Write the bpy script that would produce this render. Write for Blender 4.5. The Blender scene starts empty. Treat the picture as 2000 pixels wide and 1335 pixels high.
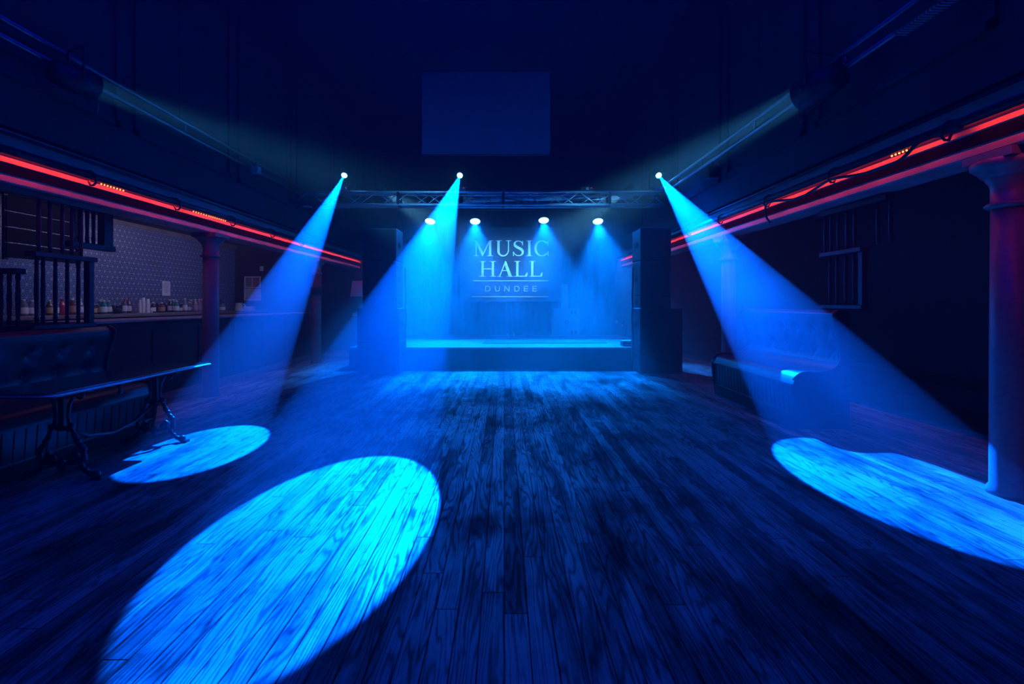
import bpy, math, random
from mathutils import Vector, Matrix

random.seed(7)
S = bpy.context.scene
COL = S.collection
PI = math.pi
F, U0, V0, CAMH = 940.0, 985.0, 593.0, 1.3     # focal length in px, principal point, eye height


def at(u, v, d):
    """where a sight line of the photograph meets depth d (metres from the camera)"""
    return Vector(((u - U0) * d / F, d, CAMH + (V0 - v) * d / F))


# ---------------------------------------------------------------- mesh builder
class MB:
    def __init__(self):
        self.v, self.f, self.s = [], [], []

    def add(self, vs, fs, smooth=False):
        n = len(self.v)
        self.v += [Vector(p) for p in vs]
        for q in fs:
            self.f.append([i + n for i in q])
            self.s.append(smooth)
        return self

    def box(self, x0, x1, y0, y1, z0, z1, m=None):
        vs = [Vector((x, y, z)) for z in (z0, z1) for y in (y0, y1) for x in (x0, x1)]
        if m is not None:
            vs = [m @ p for p in vs]
        return self.add(vs, [(0, 2, 3, 1), (4, 5, 7, 6), (0, 1, 5, 4), (2, 6, 7, 3), (0, 4, 6, 2), (1, 3, 7, 5)])

    def tube(self, pts, r, n=8, caps=True, closed=False, squash=1.0):
        pts = [Vector(p) for p in pts]
        k = len(pts)
        rr = r if isinstance(r, (list, tuple)) else [r] * k
        vs = []
        prev = None
        for i in range(k):
            if closed:
                t = pts[(i + 1) % k] - pts[i - 1]
            else:
                t = pts[min(i + 1, k - 1)] - pts[max(i - 1, 0)]
            if t.length < 1e-9:
                t = Vector((0, 0, 1))
            t.normalize()
            if prev is None:
                up = Vector((0, 0, 1)) if abs(t.z) < 0.9 else Vector((1, 0, 0))
                a = t.cross(up).normalized()
            else:
                a = (prev - t * prev.dot(t))
                if a.length < 1e-6:
                    a = t.orthogonal()
                a.normalize()
            prev = a
            b = t.cross(a)
            for j in range(n):
                w = 2 * PI * j / n
                vs.append(pts[i] + a * (math.cos(w) * rr[i]) + b * (math.sin(w) * rr[i] * squash))
        fs = []
        for i in range(k if closed else k - 1):
            for j in range(n):
                i2 = (i + 1) % k
                fs.append((i * n + j, i * n + (j + 1) % n, i2 * n + (j + 1) % n, i2 * n + j))
        self.add(vs, fs, True)
        if caps and not closed:
            c = len(self.v) - len(vs)
            self.f.append([c + j for j in range(n)][::-1]); self.s.append(False)
            e = c + (k - 1) * n
            self.f.append([e + j for j in range(n)]); self.s.append(False)
        return self

    def lathe(self, prof, n=20, m=None, caps=True):
        m = m or Matrix()
        vs = [m @ Vector((r * math.cos(2 * PI * j / n), r * math.sin(2 * PI * j / n), z)) for r, z in prof for j in range(n)]
        fs = [(i * n + j, i * n + (j + 1) % n, (i + 1) * n + (j + 1) % n, (i + 1) * n + j)
              for i in range(len(prof) - 1) for j in range(n)]
        c = len(self.v)
        self.add(vs, fs, True)
        if caps:
            if prof[0][0] > 1e-5:
                self.f.append([c + j for j in range(n)][::-1]); self.s.append(False)
            if prof[-1][0] > 1e-5:
                e = c + (len(prof) - 1) * n
                self.f.append([e + j for j in range(n)]); self.s.append(False)
        return self

    def prism(self, poly, fn, a, b, smooth=False):
        """poly of 2-d points carried by fn(p, t) at t=a and t=b"""
        k = len(poly)
        vs = [fn(p, a) for p in poly] + [fn(p, b) for p in poly]
        self.add(vs, [tuple(range(k))[::-1], tuple(range(k, 2 * k))])
        c = len(self.v) - 2 * k
        for i in range(k):
            j = (i + 1) % k
            self.f.append([c + i, c + j, c + k + j, c + k + i]); self.s.append(smooth)
        return self

    def grid(self, nx, ny, fn, smooth=True, flip=False):
        vs = [fn(i / nx, j / ny) for j in range(ny + 1) for i in range(nx + 1)]
        w = nx + 1
        fs = [(j * w + i, j * w + i + 1, (j + 1) * w + i + 1, (j + 1) * w + i) for j in range(ny) for i in range(nx)]
        if flip:
            fs = [q[::-1] for q in fs]
        return self.add(vs, fs, smooth)

    def build(self, name, m, parent=None, bevel=0.0, seg=2):
        off = Vector((0, 0, 0))
        p = parent
        while p is not None:
            off += p.location
            p = p.parent
        me = bpy.data.meshes.new(name)
        me.from_pydata([tuple(q - off) for q in self.v], [], self.f)
        me.polygons.foreach_set('use_smooth', self.s)
        me.materials.append(m)
        me.validate()
        import bmesh
        bm = bmesh.new(); bm.from_mesh(me)
        bmesh.ops.recalc_face_normals(bm, faces=bm.faces)
        bm.to_mesh(me); bm.free()
        o = bpy.data.objects.new(name, me)
        COL.objects.link(o)
        if parent is not None:
            o.parent = parent
        if bevel:
            bv = o.modifiers.new('bevel', 'BEVEL')
            bv.width = bevel; bv.segments = seg; bv.limit_method = 'ANGLE'
        return o


def tag(o, label=None, cat=None, group=None, kind=None):
    if label: o['label'] = label
    if cat: o['category'] = cat
    if group: o['group'] = group
    if kind: o['kind'] = kind
    return o


def thing(name, loc, label, cat, group=None, kind=None):
    o = bpy.data.objects.new(name, None)
    o.empty_display_size = 0.1
    COL.objects.link(o)
    o.location = loc
    return tag(o, label, cat, group, kind)


def dup(root, loc, label=None):
    r = root.copy(); COL.objects.link(r); r.location = loc
    if label: r['label'] = label
    for ch in list(root.children):
        c = ch.copy(); COL.objects.link(c); c.parent = r
        for g in list(ch.children):
            d = g.copy(); COL.objects.link(d); d.parent = c
    return r


def aim(origin, target):
    """matrix whose +Z looks from origin to target"""
    z = (Vector(target) - Vector(origin)).normalized()
    x = Vector((0, 0, 1)).cross(z)
    if x.length < 1e-4:
        x = Vector((1, 0, 0))
    x.normalize()
    y = z.cross(x)
    return Matrix.Translation(origin) @ Matrix((x, y, z)).transposed().to_4x4()


# ---------------------------------------------------------------- materials
def mat(name, color, rough=0.6, metal=0.0, spec=0.5, noise=0.0, nscale=12.0, bump=0.0, coat=0.0, sheen=0.0):
    m = bpy.data.materials.new(name)
    m.use_nodes = True
    nt = m.node_tree
    b = nt.nodes['Principled BSDF']
    b.inputs['Base Color'].default_value = (*color, 1)
    b.inputs['Roughness'].default_value = rough
    b.inputs['Metallic'].default_value = metal
    b.inputs['Specular IOR Level'].default_value = spec
    b.inputs['Coat Weight'].default_value = coat
    b.inputs['Coat Roughness'].default_value = 0.15
    if noise or bump:
        tc = nt.nodes.new('ShaderNodeTexCoord')
        nz = nt.nodes.new('ShaderNodeTexNoise')
        nz.inputs['Scale'].default_value = nscale
        nz.inputs['Detail'].default_value = 5
        nt.links.new(tc.outputs['Object'], nz.inputs['Vector'])
        if noise:
            mp = nt.nodes.new('ShaderNodeMapRange')
            mp.inputs['From Min'].default_value = 0.3
            mp.inputs['From Max'].default_value = 0.7
            mp.inputs['To Min'].default_value = 1 - noise
            mp.inputs['To Max'].default_value = 1 + noise
            nt.links.new(nz.outputs['Fac'], mp.inputs['Value'])
            mx = nt.nodes.new('ShaderNodeVectorMath'); mx.operation = 'SCALE'
            mx.inputs[0].default_value = color
            nt.links.new(mp.outputs['Result'], mx.inputs['Scale'])
            nt.links.new(mx.outputs[0], b.inputs['Base Color'])
        if bump:
            bp = nt.nodes.new('ShaderNodeBump')
            bp.inputs['Strength'].default_value = bump
            bp.inputs['Distance'].default_value = 0.01
            nt.links.new(nz.outputs['Fac'], bp.inputs['Height'])
            nt.links.new(bp.outputs['Normal'], b.inputs['Normal'])
    return m


def emit(name, color, strength):
    m = bpy.data.materials.new(name)
    m.use_nodes = True
    nt = m.node_tree
    nt.nodes.clear()
    e = nt.nodes.new('ShaderNodeEmission')
    e.inputs['Color'].default_value = (*color, 1)
    e.inputs['Strength'].default_value = strength
    o = nt.nodes.new('ShaderNodeOutputMaterial')
    nt.links.new(e.outputs[0], o.inputs['Surface'])
    return m


class NT:
    """tiny helper for math node chains"""
    def __init__(self, m):
        self.t = m.node_tree

    def n(self, kind, **kw):
        x = self.t.nodes.new(kind)
        for k, v in kw.items():
            setattr(x, k, v)
        return x

    def link(self, a, b):
        self.t.links.new(a, b)

    def math(self, op, a, b=None, c=None, clamp=False):
        x = self.n('ShaderNodeMath', operation=op)
        x.use_clamp = clamp
        for i, q in enumerate((a, b, c)):
            if q is None: continue
            if isinstance(q, (int, float)): x.inputs[i].default_value = q
            else: self.link(q, x.inputs[i])
        return x.outputs[0]

    def mapr(self, v, a, b, c, d, smooth=False):
        x = self.n('ShaderNodeMapRange')
        if smooth: x.interpolation_type = 'SMOOTHSTEP'
        self.link(v, x.inputs['Value'])
        for k, q in zip(('From Min', 'From Max', 'To Min', 'To Max'), (a, b, c, d)):
            x.inputs[k].default_value = q
        return x.outputs['Result']

    def comb(self, x, y, z):
        c = self.n('ShaderNodeCombineXYZ')
        for i, q in enumerate((x, y, z)):
            if isinstance(q, (int, float)): c.inputs[i].default_value = q
            else: self.link(q, c.inputs[i])
        return c.outputs[0]

    def noise(self, vec, scale, detail=4, rough=0.55, dist=0.0):
        x = self.n('ShaderNodeTexNoise')
        self.link(vec, x.inputs['Vector'])
        x.inputs['Scale'].default_value = scale
        x.inputs['Detail'].default_value = detail
        x.inputs['Roughness'].default_value = rough
        x.inputs['Distortion'].default_value = dist
        return x.outputs['Fac']

    def mixc(self, f, a, b):
        x = self.n('ShaderNodeMix', data_type='RGBA')
        self.link(f, x.inputs[0])
        for i, q in ((6, a), (7, b)):
            if isinstance(q, tuple): x.inputs[i].default_value = (*q, 1)
            else: self.link(q, x.inputs[i])
        return x.outputs[2]


def floor_material():
    m = mat('floor_boards', (0.1, 0.09, 0.08), 0.5)
    k = NT(m)
    b = m.node_tree.nodes['Principled BSDF']
    tc = k.n('ShaderNodeTexCoord')
    sx = k.n('ShaderNodeSeparateXYZ')
    k.link(tc.outputs['Object'], sx.inputs[0])
    X, Y = sx.outputs[0], sx.outputs[1]
    W = 0.098
    xs = k.math('DIVIDE', X, W)
    idx = k.math('FLOOR', xs)
    fx = k.math('FRACT', xs)
    wn = k.n('ShaderNodeTexWhiteNoise', noise_dimensions='1D')
    k.link(idx, wn.inputs['W'])
    r1 = wn.outputs['Value']
    ys = k.math('ADD', k.math('DIVIDE', Y, 2.7), k.math('MULTIPLY', r1, 7.3))
    iy = k.math('FLOOR', ys)
    fy = k.math('FRACT', ys)
    wn2 = k.n('ShaderNodeTexWhiteNoise', noise_dimensions='2D')
    k.link(k.comb(idx, iy, 0), wn2.inputs['Vector'])
    r2 = wn2.outputs['Value']
    # grain: growth rings cut lengthways, each board its own piece of the log
    px = k.math('ADD', k.math('MULTIPLY', X, 1.0), k.math('MULTIPLY', r2, 31.0))
    warp = k.noise(k.comb(k.math('MULTIPLY', px, 5.0), k.math('MULTIPLY', Y, 0.42), r2), 1.6, 2, 0.45)
    warp2 = k.noise(k.comb(k.math('MULTIPLY', px, 24.0), k.math('MULTIPLY', Y, 2.2), r2), 1.0, 2, 0.5)
    ring = k.math('ADD', k.math('MULTIPLY', warp, 15.0), k.math('MULTIPLY', warp2, 0.7))
    ring = k.math('ADD', ring, k.math('MULTIPLY', fx, 3.0))
    rw = k.math('PINGPONG', ring, 0.5)
    grain = k.mapr(rw, 0.03, 0.30, 0.0, 1.0, True)
    fine = k.noise(k.comb(k.math('MULTIPLY', px, 150.0), k.math('MULTIPLY', Y, 3.0), 0.0), 1.0, 3, 0.65)
    # wear, dirt and scuffs
    wear = k.noise(tc.outputs['Object'], 0.8, 6, 0.62, 0.3)
    wear2 = k.noise(k.comb(k.math('MULTIPLY', X, 3.2), k.math('MULTIPLY', Y, 0.55), 3.0), 1.7, 6, 0.68, 0.4)
    spots = k.noise(k.comb(k.math('MULTIPLY', X, 12.0), k.math('MULTIPLY', Y, 3.0), 8.0), 1.6, 5, 0.7)
    tone = k.mapr(wear, 0.36, 0.64, 0.3, 1.4)
    tone = k.math('MULTIPLY', tone, k.mapr(wear2, 0.38, 0.62, 0.4, 1.5))
    tone = k.math('MULTIPLY', tone, k.mapr(r2, 0, 1, 0.6, 1.4))
    tone = k.math('MULTIPLY', tone, k.mapr(grain, 0, 1, 0.4, 1.12))
    tone = k.math('MULTIPLY', tone, k.mapr(fine, 0.3, 0.7, 0.6, 1.4))
    tone = k.math('MULTIPLY', tone, k.mapr(spots, 0.56, 0.68, 1.0, 0.5, True))
    tone = k.math('MINIMUM', tone, k.math('ADD', k.math('MULTIPLY', tone, 0.25), 0.85))
    # joints
    ex = k.math('MULTIPLY', k.math('PINGPONG', xs, 0.5), W)
    ey = k.math('MULTIPLY', k.math('PINGPONG', ys, 0.5), 2.7)
    gap = k.math('MINIMUM', k.mapr(ex, 0.0012, 0.0034, 0.0, 1.0, True), k.mapr(ey, 0.0012, 0.004, 0.0, 1.0, True))
    tone = k.math('MULTIPLY', tone, k.mapr(gap, 0, 1, 0.12, 1.0))
    sc = k.n('ShaderNodeVectorMath', operation='SCALE')
    sc.inputs[0].default_value = (0.30, 0.265, 0.235)
    k.link(tone, sc.inputs['Scale'])
    k.link(sc.outputs[0], b.inputs['Base Color'])
    k.link(k.mapr(tone, 0.2, 1.2, 0.66, 0.44), b.inputs['Roughness'])
    k.link(k.math('MULTIPLY', tone, 0.26), b.inputs['Specular IOR Level'])
    hgt = k.math('ADD', k.math('MULTIPLY', gap, 0.6), k.math('ADD', k.math('MULTIPLY', grain, 0.18), k.math('MULTIPLY', fine, 0.2)))
    bp = k.n('ShaderNodeBump')
    bp.inputs['Strength'].default_value = 0.8
    bp.inputs['Distance'].default_value = 0.004
    k.link(hgt, bp.inputs['Height'])
    k.link(bp.outputs['Normal'], b.inputs['Normal'])
    return m


def tile_material():
    m = mat('star_pattern_tiles', (0.05, 0.05, 0.09), 0.35)
    k = NT(m)
    b = m.node_tree.nodes['Principled BSDF']
    tc = k.n('ShaderNodeTexCoord')
    sx = k.n('ShaderNodeSeparateXYZ')
    k.link(tc.outputs['Object'], sx.inputs[0])
    Y, Z = sx.outputs[1], sx.outputs[2]
    A = 0.10
    h = A * math.sqrt(3) / 2

    def lines(ang, sp, w, ph=0.0):
        c, s = math.cos(ang), math.sin(ang)
        q = k.math('ADD', k.math('MULTIPLY', Y, c / sp), k.math('MULTIPLY', Z, s / sp))
        q = k.math('ADD', q, ph)
        dd = k.math('MULTIPLY', k.math('PINGPONG', q, 0.5), sp)
        return k.mapr(dd, w * 0.45, w, 1.0, 0.0, True)
    acc = None
    for i in range(3):
        a = lines(PI / 2 + i * PI / 3, h, 0.0045)
        acc = a if acc is None else k.math('MAXIMUM', acc, a)
    for i in range(3):
        a = k.math('MULTIPLY', lines(i * PI / 3, A / 2, 0.0035), 0.6)
        acc = k.math('MAXIMUM', acc, a)
    k.link(k.mixc(acc, (0.006, 0.005, 0.016), (0.40, 0.46, 0.66)), b.inputs['Base Color'])
    return m


M_floor = floor_material()
M_tile = tile_material()
M_wall = mat('black_painted_plaster', (0.022, 0.022, 0.028), 0.8, noise=0.35, nscale=2.5, bump=0.05)
M_ceil = mat('dark_ceiling_paint', (0.02, 0.02, 0.026), 0.85, noise=0.3, nscale=1.5)
M_fascia = mat('painted_fascia', (0.30, 0.27, 0.25), 0.55, noise=0.3, nscale=3.0, bump=0.03)
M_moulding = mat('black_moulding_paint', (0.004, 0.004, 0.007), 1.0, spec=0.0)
M_col = mat('painted_cast_iron', (0.16, 0.15, 0.15), 0.42, noise=0.15, nscale=25, bump=0.04)
M_black = mat('black_paint', (0.018, 0.018, 0.02), 0.55)
M_blackgloss = mat('black_gloss', (0.012, 0.012, 0.014), 0.42, spec=0.3)
M_iron = mat('black_cast_iron', (0.02, 0.02, 0.022), 0.36, noise=0.2, nscale=40, bump=0.08)
M_leather = mat('buttoned_leather', (0.026, 0.020, 0.024), 0.36, noise=0.2, nscale=60, bump=0.08)
M_benchwood = mat('dark_stained_bench_wood', (0.018, 0.014, 0.014), 0.38, noise=0.25, nscale=18)
M_tabletop = mat('polished_dark_tabletop', (0.06, 0.035, 0.025), 0.16, noise=0.3, nscale=14, coat=0.6)
M_alu = mat('aluminium_tube', (0.70, 0.70, 0.72), 0.36, metal=0.55)
M_steel = mat('scaffold_tube', (0.24, 0.245, 0.26), 0.38, metal=1.0)
M_cab = mat('speaker_cabinet_paint', (0.03, 0.03, 0.033), 0.5, bump=0.06, nscale=220)
M_grille = mat('speaker_grille', (0.016, 0.016, 0.018), 0.6, bump=0.1, nscale=300)
M_grey = mat('grey_cabinet', (0.34, 0.35, 0.37), 0.5)
M_slat = mat('black_slats', (0.0025, 0.0025, 0.003), 0.8, spec=0.1)
M_hole = mat('recess_black', (0.004, 0.004, 0.005), 0.8)
M_stage = mat('stage_deck_ply', (0.21, 0.195, 0.18), 0.5, noise=0.35, nscale=5, bump=0.04)
M_skirt = mat('stage_front_black', (0.03, 0.03, 0.034), 0.6)
M_rug = mat('dark_rug', (0.13, 0.12, 0.13), 0.95, noise=0.3, nscale=60, bump=0.3)
M_curtain = mat('black_stage_curtain', (0.02, 0.02, 0.026), 0.95, spec=0.1)
M_banner = mat('navy_banner_cloth', (0.05, 0.055, 0.09), 0.75)
M_letter = mat('white_banner_print', (0.88, 0.90, 0.92), 0.6)
M_screen = mat('projection_screen_fabric', (0.62, 0.64, 0.66), 0.8)
M_barwood = mat('bar_counter_wood', (0.20, 0.15, 0.13), 0.35, noise=0.3, nscale=9)
M_barfront = mat('bar_front_panel', (0.010, 0.009, 0.012), 0.5, spec=0.25)
M_white = mat('white_plastic', (0.72, 0.72, 0.72), 0.35)
M_paper = mat('white_paper', (0.75, 0.74, 0.72), 0.8)
M_print = mat('printed_text', (0.22, 0.22, 0.25), 0.8)
M_cable = mat('black_rubber_cable', (0.012, 0.012, 0.012), 0.6)
M_batten = mat('pale_screen_case', (0.75, 0.72, 0.76), 0.45)
M_lens = emit('lit_lens_blue', (0.10, 0.55, 1.0), 25.0)
M_par = emit('lit_par_leds', (0.30, 0.85, 1.0), 6.0)
M_teal = emit('lit_can_lens', (0.06, 0.40, 0.62), 0.15)
M_diode = emit('red_diode', (1.0, 0.16, 0.03), 7.0)
M_redled = emit('red_indicator', (1.0, 0.05, 0.03), 1.2)

XL, XR = -4.05, 3.29          # fascia planes of the two galleries
WL, WR = -6.35, 4.8           # outer walls
YB, YF = 13.6, -2.6           # back wall, wall behind the camera
HC = 6.6
ZA = 2.67                     # aisle ceiling

# ---------------------------------------------------------------- the room shell
def struct(name, mb, m, parent=None, **kw):
    o = mb.build(name, m, parent, **kw)
    if parent is None: o['kind'] = 'structure'
    return o

struct('floor', MB().box(WL - 0.2, WR + 0.2, YF - 0.2, YB + 0.2, -0.15, 0.0), M_floor)
struct('ceiling', MB().box(XL - 0.3, XR + 0.3, YF - 0.2, YB + 0.2, HC, HC + 0.15), M_ceil)
struct('wall_left', MB().box(WL - 0.2, WL, YF, YB, 0, ZA), M_tile)
struct('wall_right', MB().box(WR, WR + 0.2, YF, YB, 0, ZA), M_wall)
struct('wall_back', MB().box(WL - 0.2, WR + 0.2, YB, YB + 0.2, 0, HC), M_wall)
struct('wall_front', MB().box(WL - 0.2, WR + 0.2, YF - 0.2, YF, 0, HC), M_wall)
struct('ceiling_left', MB().box(WL - 0.2, XL - 0.3, YF, YB, ZA, ZA + 0.1), M_ceil)
struct('ceiling_right', MB().box(XR + 0.3, WR + 0.2, YF, YB, ZA, ZA + 0.1), M_ceil)


def upper_wall(name, x0, x1, face, sgn):
    mb = MB().box(x0, x1, YF, YB, 2.75, HC)
    # raised panel frames on the nave side
    y = -1.0
    while y < 13:
        w = min(2.05, YB - 0.1 - y)
        for (a, b, c, d) in ((y + 0.1, y + w - 0.1, 3.15, 3.21), (y + 0.1, y + w - 0.1, 5.6, 5.66),
                             (y + 0.1, y + 0.16, 3.15, 5.66), (y + w - 0.16, y + w - 0.1, 3.15, 5.66)):
            mb.box(min(face, face + sgn * 0.03), max(face, face + sgn * 0.03), a, b, c, d)
        y += 2.05
    struct(name, mb, M_wall)

upper_wall('wall_upper_left', XL - 0.3, XL, XL, 1)
upper_wall('wall_upper_right', XR, XR + 0.3, XR, -1)


XL_M, XR_M = -4.15, 3.23


def fascia(name, X, s):
    """beam along the gallery edge: upper board, dark moulding, sloped lower board"""
    kz = X / (XL_M if X < 0 else XR_M)
    f = lambda p, t: Vector((X + s * p[0], t, 1.3 + (p[1] - 1.3) * kz))
    mb = MB().prism([(-0.30, 2.75), (0.0, 2.75), (0.0, 2.488), (0.010, 2.484), (0.012, 2.476), (0.0, 2.472), (-0.02, 2.466), (-0.02, 2.392), (-0.02, 2.388),
                     (-0.018, 2.325), (-0.022, 2.318), (-0.03, 2.312), (-0.30, 2.312)], f, YF, YB)
    o = struct(name, mb, M_fascia)
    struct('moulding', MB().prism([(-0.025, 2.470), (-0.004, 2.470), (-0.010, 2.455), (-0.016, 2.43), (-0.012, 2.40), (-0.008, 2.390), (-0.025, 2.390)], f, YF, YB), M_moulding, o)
    return o

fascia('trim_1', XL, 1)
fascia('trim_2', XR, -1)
# cornice strip above the tiles, skirtings
struct('trim_3', MB().box(WL, WL + 0.05, YF, 11.35, 2.60, ZA), M_barwood)
struct('baseboard_right', MB().box(WR - 0.03, WR, YF, YB, 0, 0.22), M_benchwood)
struct('baseboard_back', MB().box(WL + 1.85, -2.9, YB - 0.03, YB, 0, 0.18), M_benchwood)
# dado rail on the right wall
struct('trim_4', MB().box(WR - 0.05, WR, YF, YB, 0.46, 0.52), M_benchwood)
# wall closing the end of the bar
struct('wall_bar_end', MB().box(WL, -4.62, 11.35, 11.5, 0, ZA), M_wall)


def column(x, y, label, top=2.33):
    t = thing('column', (x, y, 0), label, 'column', 'cast-iron columns under the galleries', 'structure')
    MB().lathe([(0.125, 0), (0.125, 0.03), (0.108, 0.06), (0.106, 0.9), (0.100, 1.95)], 28, Matrix.Translation((x, y, 0))).build('shaft', M_col, t)
    MB().lathe([(0.100, 1.95), (0.118, 1.955), (0.135, 1.972), (0.118, 1.99), (0.101, 1.995), (0.101, 2.10), (0.108, 2.12),
                (0.128, 2.15), (0.128, 2.162), (0.142, 2.166), (0.158, 2.185), (0.165, 2.20), (0.185, 2.215), (0.205, 2.235), (0.205, top - 0.056)],
               28, Matrix.Translation((x, y, 0))).build('capital', M_col, t)
    MB().box(x - 0.17, x + 0.17, y - 0.17, y + 0.17, top - 0.056, top).build('abacus', M_col, t)
    return t

column(-4.16, 6.82, 'round iron column standing in front of the bar shelves of bottles', 2.288)
cl2 = column(-4.16, 10.65, 'far left iron column with a dark band around its shaft, under the red strip end', 2.288)
MB().lathe([(0.125, 1.50), (0.13, 1.51), (0.13, 1.66), (0.125, 1.67)], 24, Matrix.Translation((-4.16, 10.65, 0))).build('clamp_band', M_black, cl2)
column(3.45, 3.28, 'thick round iron column with moulded capital at the right edge')
column(3.45, 7.40, 'slim-looking iron column behind the right leather bench, inside the blue beam')

# ---------------------------------------------------------------- stage
SX0, SX1, SY, SZ = -3.1, 3.2, 9.62, 0.43
st = thing('stage', ((SX0 + SX1) / 2, SY, 0), 'low stage platform with pale deck and dark front across the end of the hall', 'stage')
MB().box(SX0, SX1, SY - 0.02, YB - 0.03, SZ - 0.035, SZ).build('deck', M_stage, st)
MB().box(SX0, SX1, SY, SY + 0.04, 0.0, SZ - 0.035).build('front_panel', M_skirt, st)
MB().box(SX0, SX1, SY - 0.012, SY, 0.0, 0.06).build('kick_board', M_skirt, st)

def curtain(u, v):
    x = -3.0 + 6.1 * u
    return Vector((x, YB - 0.10 + 0.02 * math.sin(x * 38 + 1.2 * math.sin(x * 3.1)) + 0.012 * math.sin(x * 11), SZ + 0.02 + 3.75 * v))
tag(MB().grid(420, 3, curtain).build('stage_curtain', M_curtain), 'black pleated curtain across the back of the stage behind the banner', 'curtain')

# banner with the hall's name
BD = 13.38
K = 1 / 8.345                       # measured on an enlarged crop of the sign

def sp(x, y, t=0.0):
    p = at(900 + x * K, 440 + y * K, BD)
    return Vector((p.x, BD - t, p.z))

bl, bt = at(898, 444, BD), at(1098, 588.5, BD)
bn = thing('banner', ((bl.x + bt.x) / 2, BD, bt.z), 'dark cloth banner with white music hall lettering hanging behind the stage', 'banner')
def bcl(u, v):
    return Vector((bl.x + (bt.x - bl.x) * u, BD + 0.012 + 0.006 * math.sin(u * 9) * (1 - v), bt.z + (bl.z - bt.z) * v))
MB().grid(24, 6, bcl).build('cloth', M_banner, bn)
MB().tube([(bl.x - 0.04, BD + 0.02, bl.z), (bt.x + 0.04, BD + 0.02, bl.z)], 0.018).build('top_rod', M_black, bn)


class Letters:
    def __init__(self):
        self.mb = MB(); self.k = 0

    def poly(self, pts):
        self.k += 1
        e = 0.004 + 0.00025 * (self.k % 9)
        self.mb.prism(pts, lambda p, t: sp(p[0], p[1], t), 0.0, e)

    def rect(self, x0, x1, y0, y1):
        self.poly([(x0, y0), (x1, y0), (x1, y1), (x0, y1)])

    def ribbon(self, pts, ws):
        k = len(pts)
        for i in range(k - 1):
            q = []
            nn = []
            for j in (i, i + 1):
                a = Vector(pts[max(j - 1, 0)]); b = Vector(pts[min(j + 1, k - 1)])
                t = (b - a).normalized(); n = Vector((-t.y, t.x))
                nn.append((Vector(pts[j]) + n * ws[j] / 2, Vector(pts[j]) - n * ws[j] / 2))
            (a1, a2), (b1, b2) = nn
            self.poly([tuple(a1), tuple(b1), tuple(b2), tuple(a2)])

    def serif(self, xc, y, half, up):
        """bracketed slab foot: up=+1 stands on baseline y, -1 hangs from cap line y"""
        t = 9 * up
        self.poly([(xc - half, y), (xc + half, y), (xc + half, y - t * 0.9), (xc - half, y - t * 0.9)])

    def stem(self, xc, w, y0, y1, s0=None, s1=None):
        self.rect(xc - w / 2, xc + w / 2, y0, y1)
        if s0:
            self.serif(xc, y0, s0, -1)
            self.poly([(xc - w / 2 - 12, y0 + 8), (xc + w / 2 + 12, y0 + 8), (xc + w / 2, y0 + 20), (xc - w / 2, y0 + 20)])
        if s1:
            self.serif(xc, y1, s1, 1)
            self.poly([(xc - w / 2, y1 - 20), (xc + w / 2, y1 - 20), (xc + w / 2 + 12, y1 - 8), (xc - w / 2 - 12, y1 - 8)])


def arc(cx, cy, rx, ry, a0, a1, n, w_thick, w_thin):
    pts, ws = [], []
    for i in range(n + 1):
        a = math.radians(a0 + (a1 - a0) * i / n)
        pts.append((cx + rx * math.cos(a), cy + ry * math.sin(a)))
        ws.append(w_thin + (w_thick - w_thin) * abs(math.cos(a)) ** 1.5)
    return pts, ws

L = Letters()
T, H_ = 38, 14
Y0, Y1 = 245, 500
# M
L.stem(250, 16, Y0 + 2, Y1, None, 46)
L.poly([(205, Y0), (262, Y0), (372, 452), (352, 508), (238, 262)])
L.serif(232, Y0, 30, -1)
L.poly([(480, Y0 + 2), (358, 505), (344, 492), (462, Y0 + 2)])
L.stem(478, T, Y0, Y1, None, 50)
L.serif(495, Y0, 32, -1)
L.mb.build('letter', M_letter, bn); L = Letters()
# U
L.stem(614, T, Y0, 420, 54, None)
L.stem(777, 16, Y0, 420, 46, None)
p, w = arc(692, 415, 80, 80, 180, 0, 22, T, 22)
w = [T + (16 - T) * i / 22 if i in (0, 22) else (22 + (T - 22) * abs(math.cos(math.radians(180 - 180 * i / 22))) ** 2 if i < 11 else 22 - (22 - 16) * (i - 11) / 11) for i in range(23)]
L.ribbon([(x, 415 + abs(415 - y)) for x, y in p], w)
L.mb.build('letter', M_letter, bn); L = Letters()
# S
sp_pts = [(1008, 318), (1000, 285), (975, 262), (938, 254), (900, 262), (878, 288), (878, 318), (900, 344), (940, 364), (985, 388), (1010, 418), (1010, 452), (985, 482), (945, 493), (905, 486), (875, 462), (862, 430)]
sp_w = [8, 12, 15, 16, 20, 28, 36, 40, 42, 42, 40, 32, 22, 16, 15, 12, 8]
L.ribbon(sp_pts, sp_w)
L.poly([(1000, 250), (1012, 250), (1014, 325), (1002, 325)])
L.poly([(850, 425), (862, 425), (866, 500), (853, 500)])
L.mb.build('letter', M_letter, bn); L = Letters()
# I
L.stem(1117, T, Y0, Y1, 53, 53)
L.mb.build('letter', M_letter, bn); L = Letters()
# C
pts, ws = arc(1322, 373, 104, 122, -42, -318, 40, T, 14)
L.ribbon(pts, ws)
L.poly([(1410, 252), (1424, 252), (1426, 330), (1412, 330)])
L.poly([(1402, 440), (1432, 410), (1434, 500), (1420, 500)])
L.mb.build('letter', M_letter, bn); L = Letters()
# H
Y0, Y1 = 580, 835
L.stem(355, T, Y0, Y1, 52, 52)
L.stem(523, T, Y0, Y1, 52, 52)
L.rect(372, 506, 700, 716)
L.mb.build('letter', M_letter, bn); L = Letters()
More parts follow.
